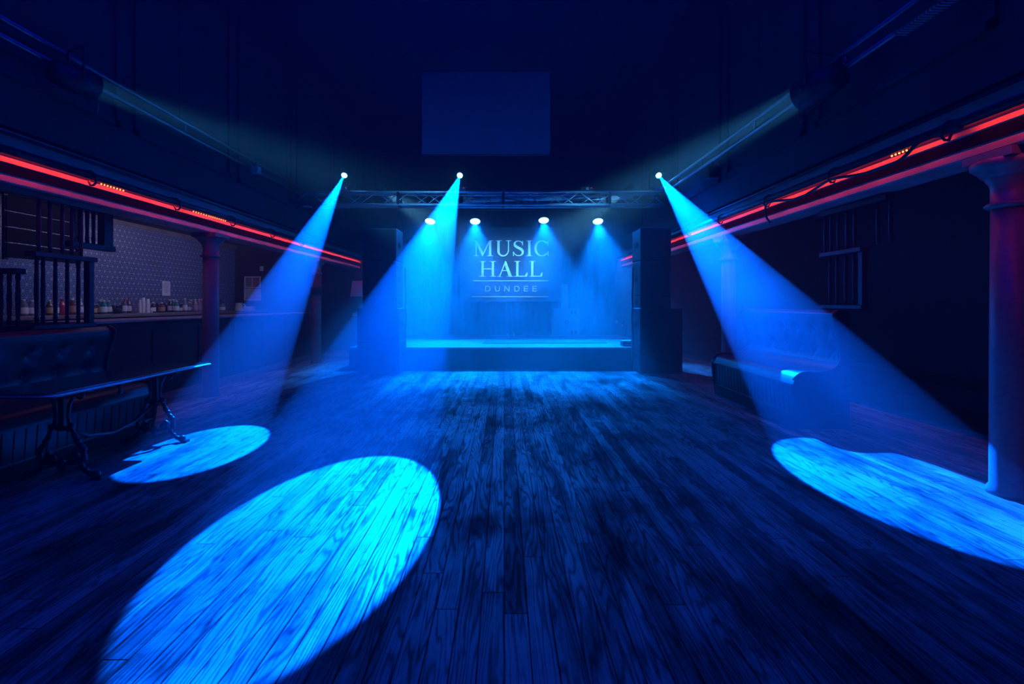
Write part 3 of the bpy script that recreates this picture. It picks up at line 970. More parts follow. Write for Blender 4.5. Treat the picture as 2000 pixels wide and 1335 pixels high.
def bench(name_label, X, s, y0, y1, zs, buttons, rows):
    """X is the back plane, s the way the seat faces"""
    t = thing('leather_bench', (X + s * 0.25, (y0 + y1) / 2, 0), name_label, 'bench', 'buttoned benches along the dance floor')
    pr = [(a, b * zs) for a, b in PROF]
    sm = smooth_prof(pr)
    full = [tuple(q) for q in sm] + [(-0.07, 0.0), (-0.07, 1.236 * zs)]
    for (ya, yb) in ((y0, y0 + 0.035), (y1 - 0.035, y1)):
        MB().prism(full, lambda p, q: Vector((X + s * p[0], q, p[1])), ya, yb).build('end_panel', M_benchwood, t)
        # raised edge bead round the end panel
        MB().tube([(X + s * q[0], (ya + yb) / 2, q[1]) for q in sm[:-14]], 0.017, 8, squash=1.0).build('edge_bead', M_benchwood, t)
    # upholstered back with button dimples
    bp_ = [q for q in sm if q[1] > 0.66 * zs]
    ny = 160
    def back(u, v):
        y = y0 + 0.036 + (y1 - y0 - 0.072) * u
        f = v * (len(bp_) - 1); i = min(int(f), len(bp_) - 2); fr_ = f - i
        p = bp_[i].lerp(bp_[i + 1], fr_)
        o = -0.012
        for by in buttons:
            for bz in rows:
                d2 = ((y - by) / 0.055) ** 2 + ((p[1] - bz) / 0.05) ** 2
                o -= 0.030 * math.exp(-d2)
                # pleats running down from each button
                o -= 0.008 * math.exp(-((y - by - (bz - p[1]) * 0.45) / 0.018) ** 2 - ((p[1] - bz + 0.06) / 0.06) ** 2)
                o -= 0.008 * math.exp(-((y - by + (bz - p[1]) * 0.45) / 0.018) ** 2 - ((p[1] - bz + 0.06) / 0.06) ** 2)
        return Vector((X + s * (p[0] + o), y, p[1]))
    MB().grid(ny, 44, back).build('backrest', M_leather, t)
    bt_ = []
    for by in buttons:
        for bz in rows:
            i = min(range(len(bp_)), key=lambda q: abs(bp_[q][1] - bz))
            MB().lathe([(0.018, -0.004), (0.016, 0.004), (0.008, 0.008), (0.0, 0.009)], 10, aim((X + s * (bp_[i][0] - 0.045), by, bz), (X + s * 5, by, bz))).build('button', M_leather, t)
    sp_ = [q for q in sm if q[1] <= 0.68 * zs and q[1] > 0.43 * zs]
    def seat(u, v):
        y = y0 + 0.036 + (y1 - y0 - 0.072) * u
        f = v * (len(sp_) - 1); i = min(int(f), len(sp_) - 2)
        p = sp_[i].lerp(sp_[i + 1], f - i)
        return Vector((X + s * (p[0] - 0.008), y, p[1] - 0.004))
    MB().grid(12, 40, seat).build('seat', M_leather, t)
    # boarded front with grooves, standing on a plinth
    fp = MB()
    nb = int((y1 - y0 - 0.07) / 0.085)
    w = (y1 - y0 - 0.07) / nb
    for i in range(nb):
        ya = y0 + 0.035 + i * w
        for (a0, a1, o) in ((0.0, 0.012, -0.014), (0.012, w, 0.0)):
            xa0, xa1 = 0.470, 0.485
            fp.prism([(xa0 - 0.06, 0.15 * zs), (0.462 + o, 0.15 * zs), (0.482 + o, 0.46 * zs), (xa0 - 0.06, 0.46 * zs)],
                     lambda p, q: Vector((X + s * p[0], q, p[1])), ya + a0, ya + a1)
    fp.build('boarded_front', M_benchwood, t)
    MB().prism([(0.40, 0.0), (0.452, 0.0), (0.472, 0.145 * zs), (0.468, 0.158 * zs), (0.40, 0.158 * zs)], lambda p, q: Vector((X + s * p[0], q, p[1])), y0 + 0.035, y1 - 0.035).build('plinth', M_benchwood, t)
    MB().box(min(X - s * 0.07, X - s * 0.09), max(X - s * 0.07, X - s * 0.09), y0, y1, 0.0, 1.22 * zs).build('back_panel', M_benchwood, t)
    return t

bench('buttoned dark leather bench with curved end, beside the blue floor pool at right', 3.5, -1, 5.0, 6.97, 1.0, (5.17, 5.45, 5.74, 6.04, 6.35, 6.65), (1.03, 0.82))
bench('buttoned dark leather bench behind the iron-legged table at left', -4.06, 1, 2.6, 4.95, 0.865, (2.9, 3.2, 3.5, 3.8, 4.10, 4.41, 4.71), (0.875, 0.675))

# ---------------------------------------------------------------- spindle screens
def screen_side(X, posts, lower, upper, z0, zr, z1, label, rail_ends):
    t = thing('spindle_screen', (X, sum(rail_ends) / 2, z0), label, 'screen', 'turned spindle screens')
    MB().box(X - 0.05, X + 0.05, rail_ends[0], rail_ends[1], zr - 0.025, zr + 0.02).build('rail', M_blackgloss, t, bevel=0.006)
    MB().box(X - 0.04, X + 0.04, rail_ends[0], rail_ends[1], z0, z0 + 0.04).build('bottom_rail', M_blackgloss, t, bevel=0.006)
    for y in posts:
        MB().box(X - 0.03, X + 0.03, y - 0.03, y + 0.03, z0 + 0.04, zr - 0.025).build('post', M_blackgloss, t, bevel=0.006)
    pr = lambda a, b: [(0.014, a), (0.014, a + 0.05), (0.02, a + 0.06), (0.014, a + 0.075), (0.018, (a + b) / 2), (0.014, b - 0.075), (0.02, b - 0.06), (0.014, b - 0.05), (0.014, b)]
    for y in lower:
        MB().lathe(pr(z0 + 0.04, zr - 0.025), 10, Matrix.Translation((X, y, 0))).build('spindle', M_blackgloss, t)
    for y in upper:
        MB().lathe(pr(zr + 0.02, z1), 10, Matrix.Translation((X, y, 0))).build('spindle', M_blackgloss, t)
    MB().box(X - 0.04, X + 0.04, rail_ends[0] - 0.3, rail_ends[1] + 0.05, z1, z1 + 0.05).build('top_rail', M_blackgloss, t)
    return t

screen_side(-4.16, (4.82,), (4.70, 4.58, 4.46, 4.34, 4.28), (4.73, 4.63, 4.53, 4.405, 4.3), 1.07, 1.745, 2.236, 'spindle screen with bright-edged rods above the left bench end', (4.22, 4.87))
screen_side(3.54, (4.75,), (5.23, 5.12, 4.99, 4.87), (5.31, 5.21, 5.10, 4.97, 4.86, 4.56, 4.41), 1.246, 1.84, 2.262, 'spindle screen with thin blue-lit rods behind the right bench end', (4.72, 5.34))
# return screen across the booth end
t = thing('spindle_screen', (-4.55, 4.2, 1.07), 'spindle screen crossing behind the left bench with close-set bars in front of the bar', 'screen', 'turned spindle screens')
MB().box(-5.2, -4.22, 4.16, 4.25, 1.56, 1.61).build('rail', M_blackgloss, t, bevel=0.006)
MB().box(-5.2, -4.22, 4.17, 4.24, 1.07, 1.11).build('bottom_rail', M_blackgloss, t, bevel=0.006)
x = -4.25
while x > -5.2:
    MB().lathe([(0.014, 1.11), (0.02, 1.15), (0.014, 1.17), (0.019, 1.33), (0.014, 1.5), (0.02, 1.53), (0.014, 1.56)], 10, Matrix.Translation((x, 4.205, 0))).build('spindle', M_blackgloss, t)
    x -= 0.075
MB().box(-5.2, -4.22, 4.15, 4.26, 0, 1.07).build('base_panel', M_barfront, t)
# hanging screen further along
t = thing('hanging_spindle_screen', (-4.55, 5.3, 1.92), 'short dark spindle screen hanging from the aisle ceiling in front of the tiled wall', 'screen')
MB().box(-4.6, -4.5, 5.02, 5.58, 1.90, 1.96).build('rail', M_blackgloss, t, bevel=0.006)
for y in (5.08, 5.16, 5.25, 5.33):
    MB().lathe([(0.016, 1.96), (0.022, 2.02), (0.016, 2.05), (0.02, 2.3), (0.016, ZA)], 10, Matrix.Translation((-4.55, y, 0))).build('spindle', M_blackgloss, t)
MB().box(-4.59, -4.51, 5.43, 5.55, 1.96, ZA).build('post', M_blackgloss, t)

# ---------------------------------------------------------------- iron table
TX0, TX1, TY0, TY1, TZ = -3.60, -3.03, 3.19, 4.95, 0.70
tb = thing('cast_iron_table', (-3.315, 4.07, 0), 'long narrow polished table on two scrolled cast-iron trestles at left', 'table')
rc = 0.07
poly = []
for cx_, cy_, a0 in ((TX1 - rc, TY1 - rc, 0), (TX0 + rc, TY1 - rc, 90), (TX0 + rc, TY0 + rc, 180), (TX1 - rc, TY0 + rc, 270)):
    small = rc if cy_ < 4 else 0.012
    if cy_ > 4:
        cx_ = TX1 - small if a0 == 0 else TX0 + small
        cy_ = TY1 - small
    for k in range(7):
        a = math.radians(a0 + 15 * k)
        poly.append((cx_ + small * math.cos(a), cy_ + small * math.sin(a)))
MB().prism(poly, lambda p, q: Vector((p[0], p[1], q)), TZ - 0.034, TZ).build('tabletop', M_tabletop, tb, bevel=0.006)

MB().tube([(p[0], p[1], TZ - 0.017) for p in poly], 0.0165, 8, closed=True, squash=0.45).build('edge_strip', M_alu, tb)


def scroll(mb, cx_, y, cz_, r0, turns, a0, sgn, rad=0.013):
    pts, rr = [], []
    n = 22
    for i in range(n + 1):
        f = i / n
        a = a0 + sgn * turns * 2 * PI * f
        r = r0 * (1 - 0.72 * f)
        pts.append((cx_ + r * math.cos(a), y, cz_ + r * math.sin(a)))
        rr.append(rad * (1 - 0.3 * f))
    mb.tube(pts, rr, 8)

def trestle(yc, X):
    for s in (1, -1):
        mb = MB()
        q = lambda x, z: (X + s * x, yc, z)
        leg = smooth_prof([(0.07, 0.40), (0.075, 0.37), (0.10, 0.31), (0.125, 0.265), (0.155, 0.225), (0.165, 0.17), (0.145, 0.13), (0.15, 0.085), (0.19, 0.05), (0.235, 0.030), (0.275, 0.020)], 3)
        mb.tube([q(*p) for p in leg], [0.017 + 0.004 * math.sin(i * 1.3) for i in range(len(leg))], 8)
        for (x, z, r) in ((0.07, 0.39, 0.026), (0.118, 0.28, 0.024), (0.16, 0.22, 0.024), (0.162, 0.15, 0.026), (0.175, 0.065, 0.022)):
            mb.lathe([(0.004, -r), (r * 0.8, -r * 0.6), (r, 0), (r * 0.8, r * 0.6), (0.004, r)], 10, Matrix.Translation(q(x, z)))
        # foot: rolled toe on the floor
        mb.lathe([(0.008, -0.03), (0.026, -0.022), (0.032, 0), (0.026, 0.022), (0.008, 0.03)], 12, Matrix.Translation(q(0.252, 0.034)))
        mb.box(X + s * 0.28 - 0.028, X + s * 0.28 + 0.028, yc - 0.025, yc + 0.025, 0, 0.022)
        mb.build('leg', M_iron, tb)
        mb = MB()
        scroll(mb, X + s * 0.082, yc, 0.155, 0.042, 1.3, PI / 2, -s, 0.016)
        mb.lathe([(0.004, -0.02), (0.02, -0.015), (0.02, 0.015), (0.004, 0.02)], 10, Matrix.Translation((X + s * 0.082, yc, 0.155)) @ Matrix.Rotation(PI / 2, 4, 'X'))
        mb.build('scroll', M_iron, tb)
    mb = MB()
    # cross pieces, boss and pendant
    mb.tube([(X - 0.15, yc, 0.125), (X - 0.05, yc, 0.118), (X, yc, 0.10), (X + 0.05, yc, 0.118), (X + 0.15, yc, 0.125)], 0.018, 8)
    mb.lathe([(0.006, 0.05), (0.022, 0.065), (0.03, 0.10), (0.022, 0.135), (0.006, 0.15)], 12, Matrix.Translation((X, yc, 0)))
    mb.build('cross_bar', M_iron, tb)
    MB().tube([(X - 0.09, yc, 0.385), (X, yc, 0.372), (X + 0.09, yc, 0.385)], 0.018, 8).build('upper_bar', M_iron, tb)
    mb = MB()
    # tapering openwork pillar
    mb.box(X - 0.022, X + 0.022, yc - 0.012, yc + 0.012, 0.385, 0.60)
    for s in (1, -1):
        mb.tube([(X + s * 0.06, yc, 0.385), (X + s * 0.045, yc, 0.46), (X + s * 0.055, yc, 0.55), (X + s * 0.09, yc, 0.62), (X + s * 0.13, yc, 0.645)], 0.013, 8)
        scroll(mb, X + s * 0.13, yc, 0.62, 0.032, 1.2, PI / 2, -s, 0.012)
    mb.build('pillar', M_iron, tb)
    MB().box(X - 0.22, X + 0.22, yc - 0.03, yc + 0.03, 0.646, TZ - 0.034).build('top_bracket', M_iron, tb)
for yc in (3.575, 4.53):
    trestle(yc, -3.285)
MB().tube([(-3.285, 3.575, 0.38), (-3.285, 3.8, 0.26), (-3.285, 4.05, 0.22), (-3.285, 4.3, 0.26), (-3.285, 4.53, 0.38)], 0.013, 8).build('stretcher', M_iron, tb)
MB().lathe([(0.004, 0.56), (0.018, 0.575), (0.012, 0.60), (0.02, 0.63), (0.016, TZ - 0.034)], 10, Matrix.Translation((-3.15, 3.95, 0))).build('drop_finial', M_iron, tb)

# ---------------------------------------------------------------- bar
BY0, BY1 = 5.2, 11.32
br = thing('bar_counter', (-4.75, 8.3, 0), 'long dark bar counter with a thin wooden top behind the left columns', 'bar')
MB().box(-5.15, -4.50, BY0, BY1, 1.075, 1.105).build('countertop', M_barwood, br, bevel=0.006)
fp = MB().box(-5.05, -4.60, BY0 + 0.05, BY1, 0.0, 1.075)
y = BY0 + 0.05
while y < BY1 - 0.1:
    fp.box(-4.60, -4.585, y + 0.08, min(y + 0.88, BY1 - 0.02), 0.18, 0.96)
    y += 0.95
fp.build('front_panel', M_barfront, br)
MB().box(-4.60, -4.57, BY0 + 0.05, BY1, 0.0, 0.10).build('kick_board', M_barwood, br)

bb = thing('back_shelf', (-5.95, 8.3, 0), 'dark wooden back counter along the tiled wall carrying the bottles', 'shelf')
MB().box(WL, -5.56, 5.0, 11.3, 1.105, 1.147).build('top', M_barwood, bb, bevel=0.005)
MB().box(WL, -5.62, 5.0, 11.3, 0.0, 1.105).build('cupboard_front', M_barfront, bb)

t = thing('louvred_panel', (-5.6, 6.0, 1.8), 'dark panel of wide horizontal slats hanging before the tiles at far left', 'panel')
for i in range(5):
    MB().box(-5.62, -5.58, 5.4, 6.35, 1.825 + i * 0.178, 1.985 + i * 0.178).build('slat', M_slat, t)
for y in (5.41, 6.34):
    MB().box(-5.63, -5.60, y - 0.02, y + 0.02, 1.80, ZA).build('batten', M_barfront, t)

# notices
def notice(name, lab, cat, corners, frame_m, paper_m, items):
    pass

def wall_y(u, X):
    return F * X / (u - U0)
y0, y1 = wall_y(317, WL + 0.004), wall_y(332.5, WL + 0.004)
ym = (y0 + y1) / 2
z0, z1 = CAMH + (V0 - 577) * ym / F, CAMH + (V0 - 549) * ym / F
t = thing('paper_notice', (WL, ym, z0), 'white paper notice stuck on the patterned tiles above the bottles', 'notice')
MB().box(WL + 0.001, WL + 0.004, y0, y1, z0, z1).build('sheet', M_paper, t)
tx = MB()
zz = z1 - 0.03
ln_ = [0.55, 0.8, 0.74, 0.82, 0.6, 0.8, 0.7, 0.5]
for w_ in ln_:
    tx.box(WL + 0.004, WL + 0.0048, y0 + (y1 - y0) * (0.5 - w_ / 2), y0 + (y1 - y0) * (0.5 + w_ / 2), zz - 0.006, zz)
    zz -= 0.026
tx.build('text_lines', M_print, t)

def framed(u0, u1, v0, v1, d, lab, pink):
    p0, p1 = at(u0, v1, d), at(u1, v0, d)
    t = thing('framed_notice', ((p0.x + p1.x) / 2, d, p0.z), lab, 'notice', 'framed notices at the end of the bar')
    MB().box(p0.x, p1.x, d - 0.004, d, p0.z, p1.z).build('sheet', M_paper if not pink else M_paper, t)
    fr = MB()
    w_ = 0.016
    for (a, b, c, e) in ((p0.x, p0.x + w_, p0.z, p1.z), (p1.x - w_, p1.x, p0.z, p1.z), (p0.x, p1.x, p0.z, p0.z + w_), (p0.x, p1.x, p1.z - w_, p1.z)):
        fr.box(a, b, d - 0.016, d - 0.004, c, e)
    fr.build('frame', M_white, t)
    tx = MB()
    if pink:
        xm = p0.x + (p1.x - p0.x) * 0.48
        tx.box(p0.x + 0.03, xm - 0.01, d - 0.006, d - 0.004, p0.z + 0.03, p1.z - 0.03)
        tx.build('left_picture', mat('muted_print', (0.22, 0.18, 0.20), 0.8, noise=0.5, nscale=20), t)
        MB().box(xm + 0.01, p1.x - 0.03, d - 0.006, d - 0.004, p0.z + 0.03, p1.z - 0.03).build('right_picture', mat('pink_print', (0.42, 0.12, 0.18), 0.8, noise=0.4, nscale=15), t)
    else:
        zz = p1.z - 0.05
        i = 0
        while zz > p0.z + 0.04:
            tx.box(p0.x + 0.04, p1.x - 0.05 - 0.06 * (i % 3), d - 0.006, d - 0.004, zz - 0.006, zz)
            zz -= 0.024; i += 1
        tx.build('text_lines', M_print, t)
framed(477.5, 509.5, 539.5, 562.5, 11.34, 'white-framed double picture, upper of two on the bar end wall', True)
framed(477, 510, 563.5, 587, 11.34, 'white-framed text notice, lower of two on the bar end wall', False)
p0, p1 = at(509, 529, 11.34), at(514.5, 520, 11.34)
t = thing('wall_switch', ((p0.x + p1.x) / 2, 11.34, p0.z), 'small white switch box on the wall above the two framed notices', 'switch')
MB().box(p0.x, p1.x, 11.30, 11.35, p0.z, p1.z).build('box', M_white, t, bevel=0.005)
MB().box(p0.x + 0.02, p1.x - 0.02, 11.292, 11.30, p0.z + 0.03, p1.z - 0.03).build('button', M_grey, t)
# poster on the back wall by the left speaker stack
p0, p1 = at(684, 579, 13.57), at(712, 548, 13.57)
t = thing('wall_poster', ((p0.x + p1.x) / 2, 13.57, p0.z), 'pale poster lit pink on the back wall left of the speaker stack', 'poster')
MB().prism([(p0.x, p0.z), (p1.x, p0.z), (p1.x, p1.z), (p0.x + 0.06, p1.z)], lambda p, q: Vector((p[0], q, p[1])), 13.56, 13.572).build('sheet', M_paper, t)
MB().box(p0.x - 0.01, p1.x, 13.555, 13.575, p0.z - 0.03, p0.z).build('lower_edge', M_benchwood, t)
MB().box(p0.x + 0.04, p1.x, 13.555, 13.575, p1.z, p1.z + 0.03).build('upper_edge', M_benchwood, t)
p = at(692.5, 614, 13.57)
t = thing('wall_socket', tuple(p), 'small white socket on the back wall below the pink-lit poster', 'socket')
MB().box(p.x - 0.06, p.x + 0.06, 13.54, 13.6, p.z - 0.045, p.z + 0.045).build('plate', M_white, t, bevel=0.006)
MB().tube([(p.x, 13.55, p.z - 0.04), (p.x + 0.02, 13.55, p.z - 0.2), (p.x - 0.01, 13.55, p.z - 0.4), (p.x + 0.01, 13.55, p.z - 0.6)], 0.01, 6).build('lead', M_cable, t)

# ---------------------------------------------------------------- bottles, cups, jug
M_gl = {
    'teal': mat('teal_bottle_glass', (0.0, 0.22, 0.17), 0.12, coat=0.5),
    'clear': mat('clear_bottle_glass', (0.16, 0.17, 0.22), 0.1, coat=0.5),
    'amber': mat('amber_bottle_glass', (0.12, 0.045, 0.015), 0.12, coat=0.5),
    'dark': mat('dark_bottle_glass', (0.02, 0.02, 0.024), 0.12, coat=0.5),
    'pink': mat('pink_bottle_glass', (0.34, 0.16, 0.22), 0.12, coat=0.5),
    'red': mat('red_bottle_glass', (0.5, 0.02, 0.05), 0.12, coat=0.5),
}
M_lb = {'white': M_paper, 'yellow': mat('yellow_label', (0.55, 0.40, 0.15), 0.7), 'tan': mat('tan_label', (0.42, 0.24, 0.14), 0.7), 'grey': mat('grey_label', (0.30, 0.28, 0.33), 0.7)}
M_cp = {'white': M_white, 'black': M_blackgloss, 'copper': mat('copper_cap', (0.45, 0.18, 0.08), 0.35), 'red': mat('red_cap', (0.45, 0.03, 0.05), 0.4)}
BZ = 1.147
SHAPES = {  # body radius, shoulder height share, neck radius, as shares of total height
    'tall': (0.040, 0.60, 0.014), 'square': (0.046, 0.62, 0.017), 'squat': (0.045, 0.74, 0.018), 'flask': (0.055, 0.66, 0.016), 'slim': (0.033, 0.66, 0.013)}

def bottle(u, hpx, shape, glass, label_m, cap, lab, X=-6.12, group='bottles on the back bar shelf'):
    y = F * X / (u - U0)
    h = hpx * y / F
    r, sh, rn = SHAPES[shape]
    t = thing('bottle', (X, y, BZ), lab, 'bottle', group)
    m = Matrix.Translation((X, y, BZ))
    zs = h * sh
    MB().lathe([(r * 0.9, 0), (r, 0.008), (r, zs), (r * 0.93, zs + 0.012), (r * 0.6, zs + 0.04 * h / 0.25), (rn * 1.1, zs + 0.065 * h / 0.25), (rn, h * 0.90), (rn * 1.15, h * 0.905), (rn * 1.15, h * 0.92)], 14, m).build('glass_body', M_gl[glass], t)
    MB().lathe([(rn * 1.25, h * 0.88), (rn * 1.25, h), (rn * 1.1, h + 0.003)], 12, m).build('cap', M_cp[cap], t)
    if label_m:
        MB().lathe([(r + 0.0008, zs * 0.22), (r + 0.0012, zs * 0.24), (r + 0.0012, zs * 0.82), (r + 0.0008, zs * 0.84)], 14, m, caps=False).build('label', M_lb[label_m], t)
    return t

K2 = 1 / 7.407
BOT = [  # crop x, top y, shape, glass, label, cap, description
    (236, 400, 'squat', 'dark', 'yellow', 'white', 'small dark bottle with yellow label beside the spindle screen post, white capped'),
    (288, 396, 'squat', 'amber', 'yellow', 'white', 'small bottle with yellow label left of the teal bottles'),
    (338, 336, 'square', 'teal', 'white', 'white', 'tall teal bottle, leftmost of the three teal ones at the left'),
    (386, 336, 'square', 'teal', 'white', 'white', 'tall teal bottle, middle one of the three teal ones at the left'),
    (455, 346, 'square', 'teal', 'white', 'white', 'wide teal bottle, rightmost of the three teal ones at the left'),
    (522, 420, 'flask', 'dark', 'grey', 'black', 'squat grey-labelled bottle just right of the wide teal bottle'),
    (585, 425, 'flask', 'dark', None, 'black', 'squat unlabelled black bottle between two grey-labelled ones'),
    (640, 420, 'flask', 'dark', 'grey', 'black', 'squat grey-labelled bottle left of the red-topped slim bottle'),
    (692, 332, 'slim', 'clear', 'white', 'red', 'slim clear bottle with red top left of the copper-capped bottle'),
    (750, 326, 'tall', 'amber', 'white', 'copper', 'dark amber bottle with copper cap and pale label left of the cups'),
    (1106, 372, 'tall', 'dark', 'white', 'white', 'dark bottle with white label just right of the paper cups'),
    (1162, 400, 'flask', 'dark', None, 'black', 'black bottle between the cups and the wide amber bottle'),
    (1226, 378, 'flask', 'amber', 'tan', 'white', 'wide amber bottle with tan label under the paper notice'),
    (1268, 398, 'flask', 'dark', None, 'black', 'squarish black bottle right of the wide amber bottle'),
    (1350, 338, 'tall', 'dark', 'white', 'white', 'tall dark bottle with white label right below the paper notice edge'),
    (1395, 340, 'square', 'teal', 'white', 'white', 'teal bottle, left one of the pair right of the paper notice'),
    (1442, 350, 'square', 'teal', 'white', 'white', 'teal bottle, right one of the pair right of the paper notice'),
    (1500, 415, 'flask', 'dark', 'white', 'black', 'squat white-labelled bottle just right of the second teal pair'),
    (1532, 392, 'slim', 'dark', None, 'white', 'slim black bottle with white cap beside the squat white-labelled one'),
    (1566, 320, 'tall', 'clear', 'white', 'white', 'tallest clear bottle of those near the first column'),
    (1630, 375, 'tall', 'clear', 'white', 'white', 'short clear bottle right of the tallest clear one'),
    (1652, 345, 'tall', 'clear', 'grey', 'white', 'clear bottle with grey label touching the pink bottles'),
    (1712, 336, 'square', 'pink', 'grey', 'white', 'pink bottle, leftmost of three beside the first column'),
    (1768, 336, 'square', 'pink', 'grey', 'white', 'pink bottle, middle of three beside the first column'),
    (1808, 336, 'square', 'pink', 'grey', 'white', 'pink bottle, rightmost of three beside the first column'),
]
for i, (cx_, ty, sh, gl, lb_, cp_, lab) in enumerate(BOT):
    u = 150 + cx_ * K2
    base_v = 613 - (cx_ - 220) * 0.0024
    top_v = 540 + ty * K2
    bottle(u, base_v - top_v, sh, gl, lb_, cp_, lab, X=(-6.06, -6.18, -6.28)[(i + 2) % 3 if i > 5 else i % 3] if i < 5 or sh != 'flask' else (-6.04, -6.29)[i % 2])
bottle(427, 17, 'tall', 'clear', 'white', 'white', 'clear bottle just right of the first column, left of a dark one')
bottle(431, 22, 'slim', 'dark', None, 'black', 'slim dark bottle second right of the first column', X=-6.25)
bottle(435, 14, 'flask', 'clear', 'white', 'white', 'squat clear bottle third right of the first column', X=-6.02)
for u, hpx, sh, gl, lb_, cp_, lab in (
        (46, 32, 'square', 'clear', 'white', 'white', 'white-labelled clear bottle, leftmost one seen behind the spindle bars'),
        (62, 30, 'square', 'clear', 'white', 'white', 'white-labelled clear bottle, second one seen behind the spindle bars'),
        (97, 30, 'tall', 'amber', 'yellow', 'white', 'amber bottle with yellow label seen behind the spindle bars'),
        (108, 30, 'tall', 'teal', 'white', 'white', 'teal bottle seen alone behind the spindle bars'),
        (121, 31, 'tall', 'red', None, 'red', 'red bottle seen behind the spindle bars'),
        (141, 31, 'flask', 'amber', 'tan', 'white', 'wide bottle with tan label seen behind the spindle bars'),
        (157, 30, 'tall', 'clear', 'white', 'white', 'clear bottle nearest the post behind the spindle bars')):
    bottle(u, hpx, sh, gl, lb_, cp_, lab)

def cups(cx_, ty, by_, w_px, lab):
    u = 150 + cx_ * K2
    X = -6.05
    y = F * X / (u - U0)
    h = (by_ - ty) * K2 * y / F
    r = w_px * K2 * y / F / 2
    t = thing('cup_stack', (X, y, BZ), lab, 'cups', 'stacks of white plastic cups on the back bar')
    m = Matrix.Translation((X, y, BZ))
    n = max(1, int(h / 0.03) - 2)
    MB().lathe([(r, 0), (r * 0.78, min(h, 0.10) * 1.0)] if n <= 1 else [(r, 0), (r, 0.006), (r * 0.97, 0.012), (r * 0.95, h - 0.09), (r * 0.72, h)], 18, m).build('cup', M_white, t)
    for i in range(min(n, 6)):
        z = 0.012 + i * (h - 0.1) / max(1, min(n, 6))
        MB().lathe([(r * 0.96, z), (r * 1.04, z + 0.002), (r * 1.04, z + 0.007), (r * 0.96, z + 0.009)], 18, m).build('cup_rim', M_white, t)
cups(915, 345, 535, 36, 'stack of white plastic cups, leftmost and partly behind the tallest stack')
cups(962, 312, 535, 52, 'tallest stack of white plastic cups on the back bar')
cups(1028, 336, 535, 52, 'second tallest stack of white plastic cups, right of the tallest')
cups(1080, 470, 535, 34, 'shortest stack of white plastic cups at the right end of the cups')

X = -5.95
y = F * X / (467 - U0)
t = thing('white_jug', (X, y, BZ), 'white kettle-shaped jug with big handle standing at the end of the bar', 'jug')
m = Matrix.Translation((X, y, BZ))
MB().lathe([(0.085, 0), (0.09, 0.01), (0.075, 0.10), (0.066, 0.165), (0.07, 0.172), (0.06, 0.168), (0.0, 0.165)], 22, m).build('body', M_white, t)
MB().tube([(X + 0.065, y, BZ + 0.155), (X + 0.11, y, BZ + 0.15), (X + 0.135, y, BZ + 0.11), (X + 0.125, y, BZ + 0.05), (X + 0.08, y, BZ + 0.025)], 0.011, 8).build('handle', M_white, t)
MB().lathe([(0.10, -0.0), (0.10, 0.004), (0.06, 0.006)], 20, m).build('base_ring', M_white, t)
y = F * X / (487 - U0)
t = thing('small_white_box', (X, y, BZ), 'low white box beside the jug at the end of the bar', 'box')
MB().box(X - 0.11, X + 0.11, y - 0.05, y + 0.05, BZ, BZ + 0.09).build('carton', M_white, t, bevel=0.004)
MB().box(X - 0.112, X + 0.112, y - 0.052, y + 0.052, BZ + 0.075, BZ + 0.095).build('lid', M_paper, t)
y = F * X / (502 - U0)
t = thing('clear_bowl', (X, y, BZ), 'small faint glass bowl right of the low white box', 'bowl')
MB().lathe([(0.03, 0), (0.06, 0.02), (0.075, 0.06), (0.07, 0.06), (0.055, 0.024), (0, 0.01)], 18, Matrix.Translation((X, y, BZ))).build('bowl', M_gl['clear'], t)
MB().lathe([(0.07, 0.058), (0.077, 0.06), (0.077, 0.064), (0.07, 0.066)], 18, Matrix.Translation((X, y, BZ))).build('rim', M_white, t)

# ---------------------------------------------------------------- haze
hz = MB().box(WL - 0.1, WR + 0.1, YF - 0.1, YB + 0.1, -0.1, HC + 0.1)
hm = bpy.data.materials.new('stage_haze')
hm.use_nodes = True
hm.node_tree.nodes.clear()
vs = hm.node_tree.nodes.new('ShaderNodeVolumeScatter')
vs.inputs['Color'].default_value = (0.98, 0.99, 1.0, 1)
vs.inputs['Anisotropy'].default_value = 0.2
hk = NT(hm)
tc = hk.n('ShaderNodeTexCoord')
sx = hk.n('ShaderNodeSeparateXYZ')
hk.link(tc.outputs['Object'], sx.inputs[0])
near = hk.mapr(sx.outputs[1], 3.5, 9.5, 0.22, 1.0, True)      # thicker towards the stage, where the machine stands
aisle = hk.math('MULTIPLY', hk.mapr(sx.outputs[0], -4.5, -3.5, 0.10, 1.0, True), hk.mapr(sx.outputs[0], 3.2, 4.1, 1.0, 0.15, True))   # thin under the low galleries
wisp = hk.mapr(hk.noise(tc.outputs['Object'], 0.9, 1, 0.5, 0.5), 0.35, 0.65, 0.72, 1.28)
hk.link(hk.math('MULTIPLY', hk.math('MULTIPLY', hk.math('MULTIPLY', near, wisp), hk.mapr(sx.outputs[1], 9.2, 10.8, 1.0, 0.62, True)), hk.math('MULTIPLY', aisle, 0.100)), vs.inputs['Density'])
mo = hm.node_tree.nodes.new('ShaderNodeOutputMaterial')
hm.node_tree.links.new(vs.outputs[0], mo.inputs['Volume'])
ho = hz.build('stage_haze', hm)
tag(ho, 'thin theatrical haze filling the whole hall and showing the beams', 'haze', kind='stuff')
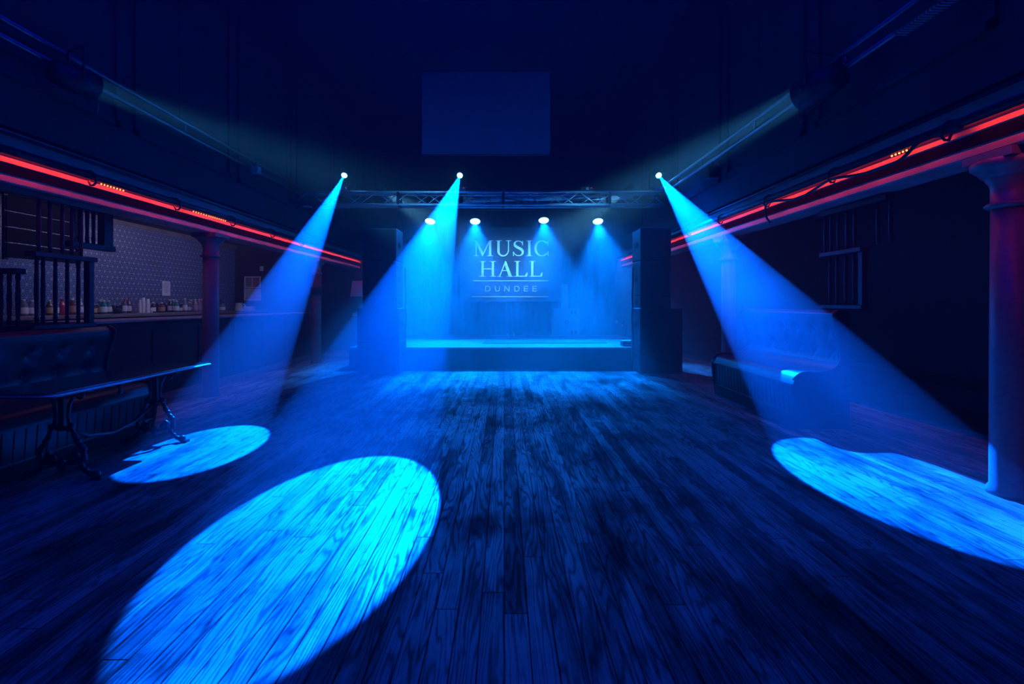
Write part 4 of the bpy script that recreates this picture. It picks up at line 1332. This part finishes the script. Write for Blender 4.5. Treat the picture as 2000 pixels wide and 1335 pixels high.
try:
    hm.cycles.volume_sampling = 'MULTIPLE_IMPORTANCE'
    hm.cycles.homogeneous_volume = False
    hm.cycles.volume_step_rate = 1.6
except Exception:
    pass

# ---------------------------------------------------------------- added fill lights, world
def area(name, loc, rot, sx, sy, e, col, spread=180):
    l = bpy.data.lights.new(name, 'AREA')
    l.shape = 'RECTANGLE'; l.size = sx; l.size_y = sy; l.energy = e; l.color = col
    l.spread = math.radians(spread)
    o = bpy.data.objects.new(name, l); COL.objects.link(o)
    o.location = loc; o.rotation_euler = rot
    return o
# added fill without a fixture: dim deep blue, lifts the ambient level
area('ambient_fill', (-0.4, 1.4, HC - 0.05), (0, 0, 0), 3.5, 7.0, 180, (0.0, 0.012, 1.0))
# added unseen fill behind the beam, brightens the bar tiles and bottles
area('bar_fill', (-4.62, 7.6, 2.60), (0, math.radians(58), 0), 0.08, 4.6, 20.0, (0.62, 0.54, 1.0))

w = bpy.data.worlds.new('world')
S.world = w
w.use_nodes = True
w.node_tree.nodes['Background'].inputs['Color'].default_value = (0, 0, 0, 1)
w.node_tree.nodes['Background'].inputs['Strength'].default_value = 0

# ---------------------------------------------------------------- camera and view
cd = bpy.data.cameras.new('camera')
cam = bpy.data.objects.new('camera', cd)
COL.objects.link(cam)
cam.location = (0, 0, CAMH)
cam.rotation_euler = (PI / 2, 0, 0)
cd.sensor_width = 36; cd.sensor_fit = 'HORIZONTAL'
cd.lens = F / 2000 * 36
cd.shift_x = (1000 - U0) / 2000
cd.shift_y = (V0 - 667.5) / 2000
cd.clip_start = 0.05
S.camera = cam
S.view_settings.view_transform = 'Standard'
S.view_settings.look = 'None'
S.view_settings.exposure = 0.0
S.view_settings.gamma = 1.0
S.view_settings.use_curve_mapping = False
c = S.cycles
c.use_denoising = True
try:
    c.denoiser = 'OPENIMAGEDENOISE'
    c.denoising_input_passes = 'RGB_ALBEDO_NORMAL'
    c.denoising_prefilter = 'ACCURATE'
except Exception:
    pass
c.max_bounces = 4
c.diffuse_bounces = 2
c.glossy_bounces = 2
c.volume_bounces = 0
c.use_light_tree = True
c.sample_clamp_indirect = 8
c.caustics_reflective = False
c.caustics_refractive = False
